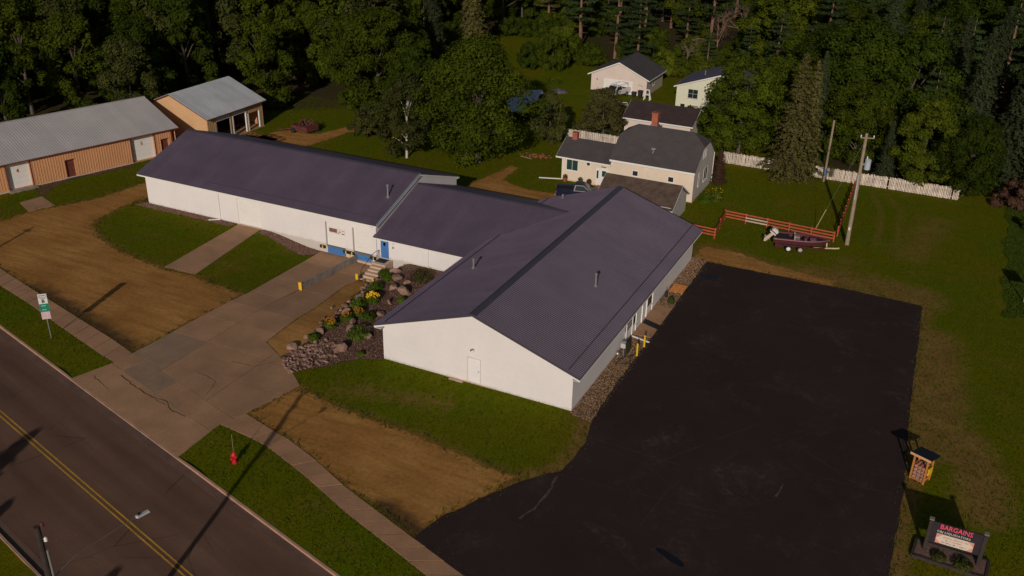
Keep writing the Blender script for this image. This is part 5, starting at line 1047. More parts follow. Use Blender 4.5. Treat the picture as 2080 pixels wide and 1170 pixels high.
# ---------------------------------------------------------------- yard clutter
sc_ = thing('rusty_implement', (-58.6, 46.6, 0), 'rusty red farm implement standing in the grass behind the warehouse', 'farm implement')
b = MB(); b.hexa([(-60.2,45.4,.3),(-57.6,45.2,.3),(-57.2,47.2,.3),(-59.8,47.4,.3)], [(-60.3,45.3,1.05),(-57.5,45.1,1.05),(-57.1,47.3,1.05),(-59.9,47.5,1.05)]); b.build('hopper', rust, sc_); b = MB(); rr = random.Random(2)
for k in range(14): x_, y_ = rr.uniform(-60,-57.4), rr.uniform(45.4,47.1); b.bar((x_,y_,1.0), (x_+rr.uniform(-.7,.7),y_+rr.uniform(-.5,.5),1.2+rr.uniform(.0,.5)), .14)
b.bar((-60.2,45.5,.5), (-61.8,44.6,.35), .12); b.build('frame_bars', rust, sc_); b = MB()
for p_ in ((-59.9,45.2),(-57.5,47.35)): b.tube((p_[0],p_[1]-.1,.35), (p_[0],p_[1]+.1,.35), .35, n=14)
b.build('wheels', black_rub, sc_)
fb = thing('brick_pile', (-26.6, 52.2, 0), 'small pile of reddish bricks and boards in the grass by the oak', 'brick pile'); rr = random.Random(8)
me_ = MB().box(-.11,.11,-.05,.05,-.035,.035).mesh('brick'); me_.materials.append(brick)
for k in range(60): link('brick', me_, brick, fb, (rr.gauss(0,.75), rr.gauss(0,.35), .04+abs(rr.gauss(0,.14))), (rr.uniform(-.4,.4), rr.uniform(-.4,.4), rr.uniform(0,3)))
MB().bar((-28.6,51.3,.06), (-26.9,51.0,.06), .12, .08).build('board', wood, fb)
jk = thing('tarp_pile', (-37.6, 84.2, 0), 'low pile under a grey tarp in the yard left of the pink garage', 'tarp'); b = MB(); b.lathe((-37.6,84.2,0), [(1.5,0),(1.3,.12),(.8,.32),(.35,.36),(.05,.5)], 7); b.build('tarp', pm('grey_tarp', (.13,.12,.13), .5, .5, 2.), jk)
wc = thing('white_stand', (-23.6, 86.6, 0), 'small white wooden stand beside the bins in front of the pink garage', 'stand')
for dx in (-.4, .4): MB().bar((-23.6+dx*1.2,86.3,0), (-23.6+dx*.6,86.6,1.6), .12).build('leg', white_trim, wc); MB().bar((-23.6+dx*1.2,86.9,0), (-23.6+dx*.6,86.6,1.6), .12).build('leg', white_trim, wc)
MB().box(-24.0,-23.2,86.35,86.85,.8,.9).build('shelf', white_trim, wc); MB().box(-23.95,-23.25,86.4,86.8,1.55,1.65).build('top', white_trim, wc)
for k, (x_, y_, h_, lb) in enumerate(((-25.0,87.2,1.1,'tall black wheeled bin in front of the pink garage'), (-26.1,87.4,.7,'squat black bin by the right end of the garage door'))):
    t = thing('rubbish_bin', (x_,y_,0), lb, 'bin', 'bins at the garage'); MB().hexa([(x_-.26,y_-.26,.05),(x_+.26,y_-.26,.05),(x_+.26,y_+.26,.05),(x_-.26,y_+.26,.05)], [(x_-.33,y_-.33,h_),(x_+.33,y_-.33,h_),(x_+.33,y_+.33,h_),(x_-.33,y_+.33,h_)]).build('body', black_rub, t); MB().box(x_-.36,x_+.36,y_-.36,y_+.36,h_,h_+.07).build('lid', black_rub, t)
wpile = thing('lumber_pile', (-25.5, 80.5, 0), 'heap of old boards in the yard in front of the white pickup', 'lumber pile'); rr = random.Random(5)
for k in range(16): a_ = rr.uniform(0, 3.1); x_, y_ = -26.2+rr.uniform(-1.4,2.2), 80.6+rr.uniform(-1,1); MB().bar((x_,y_,.1+k*.035), (x_+1.6*math.cos(a_),y_+1.6*math.sin(a_),.12+k*.035), .2, .05).build('board', wood if k % 3 else white_trim, wpile)

# ---------------------------------------------------------------- vegetation
def leaves(p, n, size, r, asp=.55):
    """diamond leaf faces at points p with normals n"""
    k = len(p); n = n/np.linalg.norm(n, axis=1, keepdims=True); t = np.cross(n, r.normal(size=(k, 3))); t /= np.linalg.norm(t, axis=1, keepdims=True)+1e-9; b = np.cross(n, t)
    s = (size*r.uniform(.6, 1.35, k))[:, None]; v = np.stack([p+t*s, p+b*s*asp, p-t*s, p-b*s*asp], 1).reshape(-1, 3); f = np.arange(4*k).reshape(k, 4); return v, f
def crown_pts(r, H, Rr, base, nc, nl, flat=.8, fill=.35, prof=None, top=1.0):
    """clumps spread through an uneven crown; returns leaf points, normals, tint, clump centres"""
    prof = prof or (lambda u: np.sqrt(np.clip(1-(2*u-.9)**2/1.25, .05, 1)))
    u = r.uniform(0, 1, nc)**.85; th = r.uniform(0, 2*np.pi, nc); rad = r.uniform(fill, 1, nc)**.6*prof(u)*Rr*(1+.22*np.sin(3*th+r.uniform(0, 6)+u*4)+.14*np.sin(5*th+u*11))
    C = np.stack([np.cos(th)*rad, np.sin(th)*rad, base+(H-base)*u], 1); rc = Rr*r.uniform(.11, .36, nc)
    idx = r.choice(nc, nl, p=rc**2/np.sum(rc**2)); d = r.normal(size=(nl, 3)); d[:, 2] += .25; d[:, :2] += .45*C[idx, :2]/Rr; d /= np.linalg.norm(d, axis=1, keepdims=True)
    q = C[idx]+d*(rc[idx]*r.uniform(.45, 1.08, nl))[:, None]*np.array([1, 1, flat]); q[:, 2] = np.maximum(q[:, 2], .1)
    n = d+r.normal(size=(nl, 3))*.42+np.array([0, 0, .25]); tint = np.clip(r.uniform(0, 1, nc)[idx]*.6+r.uniform(0, .4, nl), 0, 1)
    return q, n, tint, C
def trunk_mesh(name, r, H, rad, C, lean=.04, n=7, limbs=9, frac=.75):
    b = MB(); top = Vector((r.uniform(-lean, lean)*H, r.uniform(-lean, lean)*H, H*frac)); pts = [Vector((0, 0, -.3))]+[top*u+Vector((r.uniform(-1, 1), r.uniform(-1, 1), 0))*rad*.5 for u in (.25, .5, .75)]+[top]
    b.path(pts, [rad*1.25, rad, rad*.8, rad*.55, rad*.2], n)
    for c in C[r.choice(len(C), min(limbs, len(C)), replace=False)]:
        c = Vector(c); a = top*min(.95, max(.2, c.z*.6/top.z)); m = (a+c)/2+Vector((0, 0, .1*H*.3)); b.path([a, m, c], [rad*.4, rad*.25, rad*.08], 5)
    return b.mesh(name)
def decid(seed, H, Rr, base, nc, nl, size, flat=.8, fill=.35, prof=None, rad=.2, limbs=9):
    r = np.random.default_rng(seed); q, n, t, C = crown_pts(r, H, Rr, base, nc, nl, flat, fill, prof); v, f = leaves(q, n, size, r)
    return mesh_np('crown', v, f, {'v': ('FACE', t)}), trunk_mesh('trunk', r, H, rad, C, limbs=limbs)
def spruce(seed, H, Rr, base=.6, dens=1., droop=.35, size=.2, pw=.85, tier=1.):
    r = np.random.default_rng(seed); P_, N_, T_, DR = [], [], [], []; z = base
    while z < H-.25:
        u = (z-base)/(H-base); L = Rr*(1-u)**pw*r.uniform(.75, 1.12)+.18; nb = int(7+7*(1-u)); a0 = r.uniform(0, 6.28)
        for k in range(nb):
            th = a0+6.283*k/nb+r.uniform(-.2, .2); l = L*r.uniform(.65, 1.15); m = int((l/.085+4)*dens); s = r.uniform(.12, 1, m)**.75*l; lat = r.normal(0, 1, m)*(.10+.17*(1-s/l))*np.minimum(1, l)
            x = np.cos(th)*s-np.sin(th)*lat; y = np.sin(th)*s+np.cos(th)*lat; zz = z-droop*s*(.6+.4*s/max(l, .1))+r.normal(0, .06, m)-np.abs(lat)*.3
            P_.append(np.stack([x, y, zz], 1)); N_.append(np.stack([np.cos(th)*.55+r.normal(0, .4, m), np.sin(th)*.55+r.normal(0, .4, m), .75+r.normal(0, .3, m)], 1)); T_.append(np.full(m, r.uniform(0, .6))+r.uniform(0, .4, m))
        z += r.uniform(.22, .42)*(1.25-.5*u)*tier
    q = np.concatenate(P_); v, f = leaves(q, np.concatenate(N_), size, r, .42); b = MB(); b.path([(0,0,-.3), (0,0,H*.5), (0,0,H-.1)], [.019*H, .012*H, .01], 7)
    for k in range(26): zz = r.uniform(.5, H*.8); th = r.uniform(0, 6.28); l = Rr*(1-zz/H)*.75; b.tube((0,0,zz), (math.cos(th)*l, math.sin(th)*l, zz-droop*l*.8), .035, .01, 4)
    return mesh_np('crown', v, f, {'v': ('FACE', np.concatenate(T_))}), b.mesh('trunk')
def pine(seed, H, Rr, base, nl=9000, size=.22):
    r = np.random.default_rng(seed); nw = int((H-base)/1.0); cs = []; b = MB(); b.path([(0,0,-.3), (.2,.1,H*.45), (0,.1,H-.2)], [.021*H, .015*H, .03], 8)
    for k in range(nw):
        z = base+(H-base)*k/nw+r.uniform(-.3, .3); u = k/nw; L = Rr*(.55+.45*np.sin(np.pi*min(1, .3+u*.8)))*(1-.55*u)
        for j in range(4 if u < .8 else 3):
            th = r.uniform(0, 6.28); l = L*r.uniform(.6, 1.15); b.tube((.15,.1,z), (math.cos(th)*l, math.sin(th)*l, z+.12*l), .05, .015, 4)
            for s in (.45, .75, 1.): cs.append((math.cos(th)*l*s, math.sin(th)*l*s, z+.12*l*s, .35+.5*(1-abs(s-.75))*L/3))
    for k in range(7): z = r.uniform(base*.35, base); th = r.uniform(0, 6.28); b.tube((.15,.1,z), (.15+math.cos(th)*1.6, .1+math.sin(th)*1.6, z+.1), .035, .012, 4)
    cs = np.array(cs); idx = r.integers(0, len(cs), nl); d = r.normal(size=(nl, 3)); d /= np.linalg.norm(d, axis=1, keepdims=True)
    q = cs[idx, :3]+d*cs[idx, 3:4]*r.uniform(.3, 1.1, (nl, 1))*np.array([1.15, 1.15, .36]); n = d*.5+np.array([0, 0, .7])+r.normal(size=(nl, 3))*.35; v, f = leaves(q, n, size, r, .4)
    return mesh_np('crown', v, f, {'v': ('FACE', r.uniform(0, .6, len(cs))[idx]+r.uniform(0, .4, nl))}), b.mesh('trunk')
def dead(seed, H):
    r = np.random.default_rng(seed); b = MB(); tw = MB()
    def grow(p, d, L, rad, lv):
        q = p+d*L; (b if lv < 3 else tw).tube(p, q, rad, rad*.6, 5 if lv < 3 else 3, cap=False)
        if lv >= 5: return
        for k in range(3 if lv else 5):
            nd = (d+Vector(r.normal(0, .55, 3))+Vector((0, 0, -.04*lv))).normalized(); grow(p+d*L*(r.uniform(.35, 1.) if lv else r.uniform(.4, 1)), nd, L*r.uniform(.5, .72), rad*.5, lv+1)
    grow(Vector((0,0,-.2)), Vector((.06,.04,1)).normalized(), H*.55, .2, 0); return tw.mesh('crown'), b.mesh('trunk')
col_prof = lambda u: np.clip(1.15-.75*u, .2, 1)
PR = {
 'oak': decid(1, 14.4, 5.7, .6, 170, 36000, .17, .85, .3, lambda u: np.clip(np.sin(np.pi*np.clip(.14+.83*u, 0, 1))**.75, .12, 1), .36, 12),
 'maple': decid(2, 12.5, 4.6, 1.0, 120, 24000, .19, .8, .45, None, .24),
 'maple2': decid(3, 13.5, 4.2, 1.2, 95, 21000, .20, .8, .4, lambda u: np.clip(np.sin(np.pi*np.clip(.2+.75*u, 0, 1)), .12, 1), .22),
 'ash': decid(4, 15.5, 4.4, 2.6, 80, 17000, .24, .9, .3, None, .24),
 'ash2': decid(5, 17., 4.0, 2.0, 85, 17000, .25, 1.0, .3, lambda u: np.clip(np.sin(np.pi*np.clip(.22+.72*u, 0, 1)), .15, 1), .24),
 'birch': decid(6, 9.6, 3.2, 1.2, 90, 11000, .17, .9, .25, None, .14, 12),
 'shrub': decid(7, 4.2, 2.1, .15, 45, 6500, .16, .8, .2, None, .07, 10),
 'bush': decid(8, 3.0, 2.4, .0, 50, 7000, .16, .8, .45, None, .06, 5),
 'spruce': spruce(11, 15.3, 3.6, .9, 1.35, .32, .19, .85, 1.75), 'spruce2': spruce(12, 18., 3.2, 1.2, 1., .45, .22), 'spruce3': spruce(13, 14., 2.7, .5, 1.05, .3), 'cypress': spruce(14, 6.8, 1.5, .1, 1.5, -.25, .15, .5),
 'juniper': decid(15, 6.6, 3.6, .5, 120, 13000, .16, .55, .2, col_prof, .16, 14),
 'pine': pine(16, 17., 3.6, 6.), 'pine2': pine(17, 15., 4.0, 3.5), 'dead': dead(18, 10.5), 'dead2': dead(19, 9.),
}
def tree(kind, x, y, m, label, group=None, sc=1., sxy=None, rz=None, mt=None, name='tree', cat='tree'):
    me, tm = PR[kind]; rz = random.uniform(0, 6.28) if rz is None else rz
    t = thing(name, (x, y, H1(x, y)), label, cat, group, rz); t.scale = ((sxy or sc), (sxy or sc), sc)
    for nm, d_, mm in (('crown', me, m), ('trunk', tm, mt or bark)):
        o = bpy.data.objects.new(nm, d_); COL.objects.link(o); o.parent = t
        if not d_.materials: d_.materials.append(mm)
        o.material_slots[0].link = 'OBJECT'; o.material_slots[0].material = mm
    return t
# individual trees
tree('oak', -32.4, 46.6, leaf_mid, 'large rounded oak standing right behind the connecting wing', sc=1.0, sxy=1.12, name='oak_tree', rz=1.)
tree('birch', -40.9, 43.6, leaf_olive, 'loose birch with pale trunk left of the large oak', sc=1., mt=bark_pale, name='birch_tree', rz=2.)
tree('shrub', -50.5, 48.6, leaf_olive, 'multi-stemmed shrub at the end of the dirt track left of the birch', sc=.95, name='shrub', cat='shrub')
tree('maple', -56.0, 60.0, leaf_mid, 'big dark leafy tree behind the birch and the dirt track', sc=1.12, name='deciduous_tree', rz=.4)
tree('maple2', -47.5, 56.0, leaf_dark, 'leafy tree between the birch and the large oak', sc=.8, name='deciduous_tree')
tree('spruce2', -61.0, 84.5, needle, 'tall dark spruce left of the grassy clearing, nearer one', sc=.98, name='spruce_tree')
tree('spruce2', -62.5, 101., needle_b, 'tall brownish spruce at the left edge of the grassy clearing', sc=1.06, name='spruce_tree', rz=.5)
tree('bush', -48.6, 97.2, leaf_dark, 'round dark shrub in the grassy clearing, left one', sc=1.3, sxy=.95, name='shrub', cat='shrub')
tree('bush', -44.9, 98.3, leaf_mid, 'taller round shrub in the grassy clearing, right one', sc=1.85, sxy=1.25, name='shrub', cat='shrub')
tree('juniper', -22.6, 64.8, needle_b, 'spreading brownish juniper in front of the pink garage', sc=.92, sxy=.92, name='juniper_tree', rz=.7)
tree('cypress', -23.3, 66.2, needle, 'slim dark conifer tip rising behind the spreading juniper', sc=.95, name='conifer_tree')
tree('shrub', -28.0, 58.8, leaf_olive, 'tall loose shrub between the oak and the house wing', sc=1.5, sxy=1.15, name='shrub', cat='shrub')
tree('bush', -11.2, 74.0, leaf_dark, 'dark spreading bush at the right end of the plum-roofed garage', sc=1.05, sxy=1.2, name='bush', cat='bush')
tree('maple', -4.3, 66.4, leaf_mid, 'dense leafy tree right behind the cream house and picket fence', sc=.98, sxy=.95, name='maple_tree', rz=2.2)
tree('spruce', 3.5, 60.2, needle_b, 'tall brownish spruce standing in front of the picket fence', sc=1.0, sxy=1.12, name='spruce_tree', rz=.3)
tree('spruce', 4.7, 61.9, needle_b, 'brownish spruce just behind the picket fence, right of the front spruce', sc=.93, sxy=.8, name='spruce_tree', rz=2.3)
tree('ash', -10.0, 114., leaf_lime, 'yellow-green leafy tree at the top of the wood behind the yellow house', sc=.95, sxy=1.15, name='deciduous_tree')
tree('maple2', 18.2, 64.2, leaf_lime, 'bright green leafy tree overhanging the right end of the picket fence', sc=.78, sxy=.8, name='deciduous_tree', rz=1.1)
tree('maple', 23.0, 63.8, leaf_dark, 'dark leafy tree at the far right end of the picket fence', sc=.72, sxy=.75, name='deciduous_tree')
tree('spruce3', 14.0, 64.2, needle, 'small dark spruce behind the picket fence beside the utility pole', sc=.56, name='spruce_tree')
tree('cypress', -3.55, 53.6, leaf_brown, 'withered brown columnar evergreen at the right corner of the cream house', sc=.62, sxy=.62, name='evergreen_shrub', cat='shrub')
tree('bush', 28.7, 63.0, leaf_brown, 'withered reddish brown bush at the right end of the lawn', sc=.9, sxy=.95, name='bush', cat='bush')
tree('bush', 31., 56., leaf_mid, 'low green bush at the right edge below the withered bush', sc=.45, sxy=.8, name='bush', cat='bush')
tree('dead', -22.0, 122., twig, 'bare dead tree in the wood above the yellow house, left one', sc=1.1, mt=bark_pine, name='dead_tree')
tree('dead', -18.5, 127., twig, 'bare dead tree in the wood above the yellow house, right one', sc=1.2, mt=bark_pine, name='dead_tree', rz=1.)
tree('dead2', -24.5, 110., twig, 'drooping bare dead tree just behind the pink garage', sc=.7, mt=twig, name='dead_tree')
tree('pine', -47.0, 116., needle_p, 'tall pine with bare reddish trunk at the right edge of the clearing', sc=.95, mt=bark_pine, name='pine_tree')
tree('pine', -58.5, 127., needle_b, 'thin brownish pine at the top of the grassy clearing', sc=.9, sxy=.8, mt=bark_pine, name='pine_tree')
tree('pine', -38.5, 112., needle_p, 'pine with bare trunk behind the shrubs of the clearing', sc=.85, mt=bark_pine, name='pine_tree')
tree('pine2', -31.5, 104., needle_p, 'spreading dark pine directly behind the pink garage', sc=.85, mt=bark_pine, name='pine_tree')
for k, (x, y, s_) in enumerate(((8.5, 77, 1.12), (14.5, 75.5, 1.08), (3.5, 83, 1.0))):
    tree('maple', x, y, leaf_dark, ['huge dark leafy tree towering behind the brownish spruces', 'dark leafy tree rising above the utility pole', 'dark leafy tree between the yellow house and the brownish spruces'][k], sc=s_*1.12, sxy=s_*1.1, name='deciduous_tree')
for k, (x, y, s_) in enumerate(((22.5, 76, .98), (27.5, 74, 1.03), (32., 71, .95))):
    tree('spruce2', x, y, needle, ['tall dark spruce behind the right end of the picket fence, leftmost of three', 'tall dark spruce behind the right end of the picket fence, middle of three', 'tall dark spruce at the right edge of the picture'][k], sc=s_, name='spruce_tree')
tree('pine2', 17.5, 72, needle_p, 'dark pine with reddish limbs behind the utility pole', sc=.85, mt=bark_pine, name='pine_tree')
# the wood behind
taken = []; FPOLY = FOREST[0]; rw_ = random.Random(31)
for o in list(bpy.data.objects):
    if o.type == 'EMPTY' and o.get('category') in ('tree',): taken.append((o.location.x, o.location.y))
KEEP = [(-33.7,92), (-24,95), (-13,90), (-10,93), (-118,80), (-113,79), (-123,80), (-29,98)]
def in_view(x, y, z):
    d = Vector((x, y, z))-cam_o.matrix_world.translation; q = cam_o.matrix_world.to_3x3().transposed() @ d
    return q.z < 0 and abs(q.x/-q.z) < .64 and -.36 < q.y/-q.z < .42
nwood = 0
for _ in range(9000):
    if nwood >= 275: break
    x, y = rw_.uniform(-150, 95), rw_.uniform(-4, 190)
    if not bool(inpoly(np.array(x), np.array(y), FPOLY)) or not in_view(x, y, 6): continue
    if any((x-a)**2+(y-c)**2 < (5.0+.018*max(0, y-60))**2 for a, c in taken) or any((x-a)**2+(y-c)**2 < 64 for a, c in KEEP): continue
    taken.append((x, y)); nwood += 1; k = rw_.random()
    edge = float(sdist(np.array(x), np.array(y), FPOLY)) < 4
    left, right = x < -58 and y < 110, x > 0
    if left: kind, m = rw_.choice([('ash', leaf_mid), ('ash2', leaf_dark), ('maple', leaf_dark), ('maple2', leaf_mid), ('ash2', leaf_mid), ('ash', leaf_olive)])
    elif right: kind, m = rw_.choice([('spruce2', needle), ('maple', leaf_dark), ('ash2', leaf_dark), ('pine', needle_p), ('spruce2', needle), ('maple', leaf_mid)])
    else: kind, m = rw_.choice([('pine2', needle_p), ('pine', needle_p), ('maple', leaf_mid), ('ash', leaf_mid), ('maple2', leaf_lime), ('pine2', needle_p), ('ash2', leaf_dark)])
    s_ = rw_.uniform(.82, 1.15)*(.75 if edge else 1)
    if -42 < x < -8 and y < 125: s_ *= .72
    nm = {'s': 'spruce_tree', 'p': 'pine_tree'}.get(kind[0], 'deciduous_tree')
    q_ = cam_o.matrix_world.to_3x3().transposed() @ (Vector((x, y, 9))-cam_o.matrix_world.translation); px = 1040+1922*q_.x/-q_.z; dd = -q_.z
    zone = next(z_ for lim, z_ in ((130, 'at the left edge above the storage building'), (290, 'above the storage building roof'), (420, 'above the left half of the open garage'), (560, 'above the right half of the open garage'), (740, 'above the rusty implement'), (880, 'above the birch'), (1000, 'above the large oak'), (1090, 'above the left of the clearing'), (1180, 'above the right of the clearing'), (1270, 'above the left half of the pink garage'), (1360, 'above the right half of the pink garage'), (1500, 'above the yellow house'), (1590, 'just left of the brownish spruces'), (1690, 'above the brownish spruces'), (1800, 'above the utility pole'), (1900, 'above the picket fence'), (9999, 'at the right edge above the lawn')) if px < lim)
    zone = ('at the front ' if dd < 128 else 'midway back ' if dd < 158 else 'far back ')+zone
    adj = {'spruce_tree': 'dark spruce', 'pine_tree': 'dark pine'}.get(nm) or {leaf_mid.name: 'green leafy tree', leaf_dark.name: 'dark green leafy tree', leaf_lime.name: 'bright green leafy tree', leaf_olive.name: 'olive green leafy tree'}[m.name]
    tree(kind, x, y, m, f'{adj} {zone}', f'{adj}s {zone}', sc=s_, sxy=s_*rw_.uniform(.9, 1.15), name=nm, mt=bark_pine if kind[0] == 'p' else bark)
# understorey along the wood's edge
ne = 0; E_ = resample(FPOLY[1:17], 110)
for (x, y) in E_:
    if not in_view(x, y, 1) or rw_.random() < .3: continue
    x += rw_.uniform(-1, 1.5)*.8; y += rw_.uniform(.5, 2.5)
    if any((x-a)**2+(y-c)**2 < 50 for a, c in KEEP): continue
    zone = 'behind the tan buildings' if x < -58 else 'behind the picket fence' if x > 0 else 'behind the houses'
    s_ = rw_.uniform(.55, 1.1); tree('bush', x, y, rw_.choice([leaf_mid, leaf_dark, leaf_mid, leaf_lime]), f'low bush along the edge of the wood {zone}', f'bushes at the edge of the wood {zone}', sc=s_, name='bush', cat='bush')
nb_ = 0
for _ in range(600):     # undergrowth among the pines behind the garage and the clearing
    if nb_ >= 46: break
    x, y = rw_.uniform(-66, 0), rw_.uniform(99, 138)
    if not bool(inpoly(np.array(x), np.array(y), FPOLY)) or not in_view(x, y, 1) or any((x-a)**2+(y-c)**2 < 16 for a, c in KEEP): continue
    nb_ += 1; s_ = rw_.uniform(.8, 1.5); zone = 'above the clearing' if x < -42 else 'above the pink garage' if x < -20 else 'above the yellow house'
    tree('bush', x, y, rw_.choice([leaf_mid, leaf_mid, leaf_dark, leaf_lime]), f'bushy undergrowth shrub among the pines {zone}', f'undergrowth shrubs {zone}', sc=s_, sxy=s_*rw_.uniform(.7, 1), name='undergrowth_shrub', cat='shrub')
# conifers across the road (their shadows reach the carriageway)
for k, (x, y, s_) in enumerate(((-25.8,-41.0,.62), (-22.0,-43.0,.50), (-31,-42.5,.55), (-11.6,-44.4,.50))): tree('spruce3', x, y, needle, 'small spruce on the far side of the road', 'spruces on the far side of the road', sc=s_, sxy=s_*1.6, name='spruce_tree')

# ---- garden stones and plants
def stone_mesh(seed, name='stone', sub=1):
    bm = bmesh.new(); bmesh.ops.create_icosphere(bm, subdivisions=sub, radius=1.25); r = np.random.default_rng(seed); sx, sy = r.uniform(.75, 1.2, 2); planes = [(Vector(r.normal(size=3)).normalized(), r.uniform(.5, .85)) for _ in range(9)]
    for v in bm.verts:   # cut flat faces so that the stone is angular
        for n_, d_ in planes:
            e_ = v.co.dot(n_)-d_
            if e_ > 0: v.co -= n_*e_
        v.co += Vector(r.normal(0, .03, 3)); v.co.x *= sx; v.co.y *= sy; v.co.z *= .75
    me = bpy.data.meshes.new(name); bm.to_mesh(me); bm.free(); return me
ST = [stone_mesh(k) for k in range(6)]; BO = [stone_mesh(20+k, 'boulder', 2) for k in range(4)]
for m_ in ST: m_.materials.append(rock)
for m_ in BO: m_.materials.append(rock)
def stone(me, x, y, s, label, group, name, m, sink=.3):
    o = link(name, me, m, None, (x, y, H1(x, y)+s*(.72-sink)), (random.uniform(-.3, .3), random.uniform(-.3, .3), random.uniform(0, 6.28)), (s*random.uniform(.8, 1.25), s, s*random.uniform(.75, 1.1)))
    o.material_slots[0].link = 'OBJECT'; o.material_slots[0].material = m; return tag(o, label, 'rock', group)
RUB = [(-22.63, -4.31), (-21.13, -5.27), (-20.61, -4.49), (-19.75, -3.28), (-19.34, -1.25), (-19.77, 0.03), (-21.79, 0.15), (-22.57, -1.28), (-23.16, -2.41)]
n = 0; rs_ = random.Random(3); bx0, bx1, by0, by1 = min(p[0] for p in RUB), max(p[0] for p in RUB), min(p[1] for p in RUB), max(p[1] for p in RUB)
while n < 230:
    x, y = rs_.uniform(bx0, bx1), rs_.uniform(by0, by1)
    if not bool(inpoly(np.array(x), np.array(y), RUB)): continue
    n += 1; stone(rs_.choice(ST), x, y, rs_.uniform(.08, .21), 'small loose field stone in the rubble heap at the tip of the garden', 'rubble stones at the tip of the garden', 'stone', rock_pink if rs_.random() < .3 else rock)
big = [((-23.84,14.0),.45,'pinkish boulder beside the upper stairs plant'), ((-22.85,12.7),.5,'pink boulder second from the stairs'), ((-21.98,10.82),.5,'grey boulder in the middle of the garden'), ((-20.5,10.4),.55,'dark boulder near the wing wall'), ((-21.38,3.45),.42,'pinkish boulder behind the lowest orange flowers'), ((-20.9,2.49),.45,'flat pink boulder above the big green plant'), ((-19.83,-.43),.6,'largest pink boulder near the front lawn'), ((-23.28,-2.28),.42,'grey boulder at the tip of the garden by the dirt strip'), ((-20.86,8.3),.4,'brown boulder under the roof edge'), ((-20.3,6.0),.4,'grey boulder right of the yellow flowers'), ((-23.0,2.9),.42,'dark boulder on the dirt strip edge by the orange flowers'), ((-22.9,.9),.4,'dark boulder on the dirt strip edge by the small green plant'), ((-23.3,5.2),.4,'boulder on the dirt strip edge left of the tall green plant'), ((-23.7,8.3),.4,'boulder on the dirt strip edge below the upper green plants'), ((-24.6,11.2),.35,'boulder on the dirt strip edge near the foot of the stairs'), ((-24.9,14.9),.25,'pale boulder against the stair landing'), ((-21.6,12.4),.35,'small boulder near the dark bush by the wing wall'), ((-18.9,2.2),.35,'small boulder right of the big green plant')]
for k, ((x, y), s, lb) in enumerate(big): stone(BO[k % 4], x, y, s, lb, 'garden boulders', 'boulder', rock_pink if 'pink' in lb else rock)
for k in range(46):   # smaller stones along the terrace edge
    u = k/45; x = -25.2+(2.4)*u+random.gauss(0, .5); y = 12.6-13*u+random.gauss(0, .4); stone(ST[k % 6], x, y, random.uniform(.14, .3), 'small stone along the edge of the dirt strip', 'edging stones of the garden', 'stone', rock)
pr_ = np.random.default_rng(77)
def plant_mesh(seed, h, rr, nl, size, up=.6):
    r = np.random.default_rng(seed); th = r.uniform(0, 6.28, nl); rad = rr*np.sqrt(r.uniform(0, 1, nl)); z = h*r.uniform(.1, 1, nl)*(1-.45*(rad/rr)**2); q = np.stack([np.cos(th)*rad, np.sin(th)*rad, z], 1)
    n_ = np.stack([np.cos(th), np.sin(th), np.full(nl, up)], 1)+r.normal(size=(nl, 3))*.5; v, f = leaves(q, n_, size, r, .3); return mesh_np('leaves', v, f, {'v': ('FACE', r.uniform(0, 1, nl))})
def bloom_mesh(seed, h, rr, nl, size):
    r = np.random.default_rng(seed); th = r.uniform(0, 6.28, nl); rad = rr*np.sqrt(r.uniform(0, 1, nl))*.95; q = np.stack([np.cos(th)*rad, np.sin(th)*rad, h*(1.02-.4*(rad/rr)**2)+r.uniform(-.05, .1, nl)], 1)
    v, f = leaves(q, np.array([[0, -.5, .8]])+r.normal(size=(nl, 3))*.4, size, r, .9); return mesh_np('flowers', v, f, {'v': ('FACE', r.uniform(0, 1, nl))})
PL = [((-25.0,14.0),.75,.65,None,'green clump beside the stairs'), ((-23.6,12.3),.65,.6,None,'dark green clump second from the stairs'), ((-23.5,10.1),.75,.75,None,'green clump third from the stairs'), ((-22.3,7.9),.8,.7,'y','clump with tall yellow lilies under the roof edge'), ((-22.9,6.6),.9,.75,None,'tall green clump left of the yellow lilies'), ((-21.9,5.2),.6,.55,'o','orange-flowered clump below the yellow lilies'), ((-20.8,5.0),.65,.6,None,'light green clump at the roof corner'), ((-22.3,4.0),.7,.65,'r','bronze-flowered clump above the lower orange clump'), ((-22.8,2.3),.7,.6,'o','lower orange-flowered clump by the dirt strip'), ((-22.7,.0),.55,.5,None,'small green clump near the rubble stones'), ((-19.8,2.0),.95,.95,None,'large pale green clump near the front wall'), ((-20.9,13.8),1.0,1.1,'d','dark olive bush against the wing wall'), ((-20.0,9.0),.5,.4,None,'small light green plant by the roof edge'), ((-17.9,-.4),.3,.3,None,'tiny green weed at the lawn edge'), ((-23.2,8.9),.5,.55,'d','brownish plant above the tall green clump')]
for k, ((x, y), h, rr, fl, lb) in enumerate(PL):
    t = thing('garden_plant', (x, y, H1(x, y)), lb+' in the rock garden', 'plant', 'rock garden plants'); link('leaves', plant_mesh(k, h, rr, 420, .13), leaf_olive if fl == 'd' else leaf_bright, t)
    if fl in ('y', 'o', 'r'): link('flowers', bloom_mesh(k+50, h*1.05, rr*(.9 if fl != 'r' else .7), 70 if fl != 'r' else 45, .085 if fl == 'y' else .06), flower_y if fl == 'y' else flower_o, t)['kind'] = 'stuff'
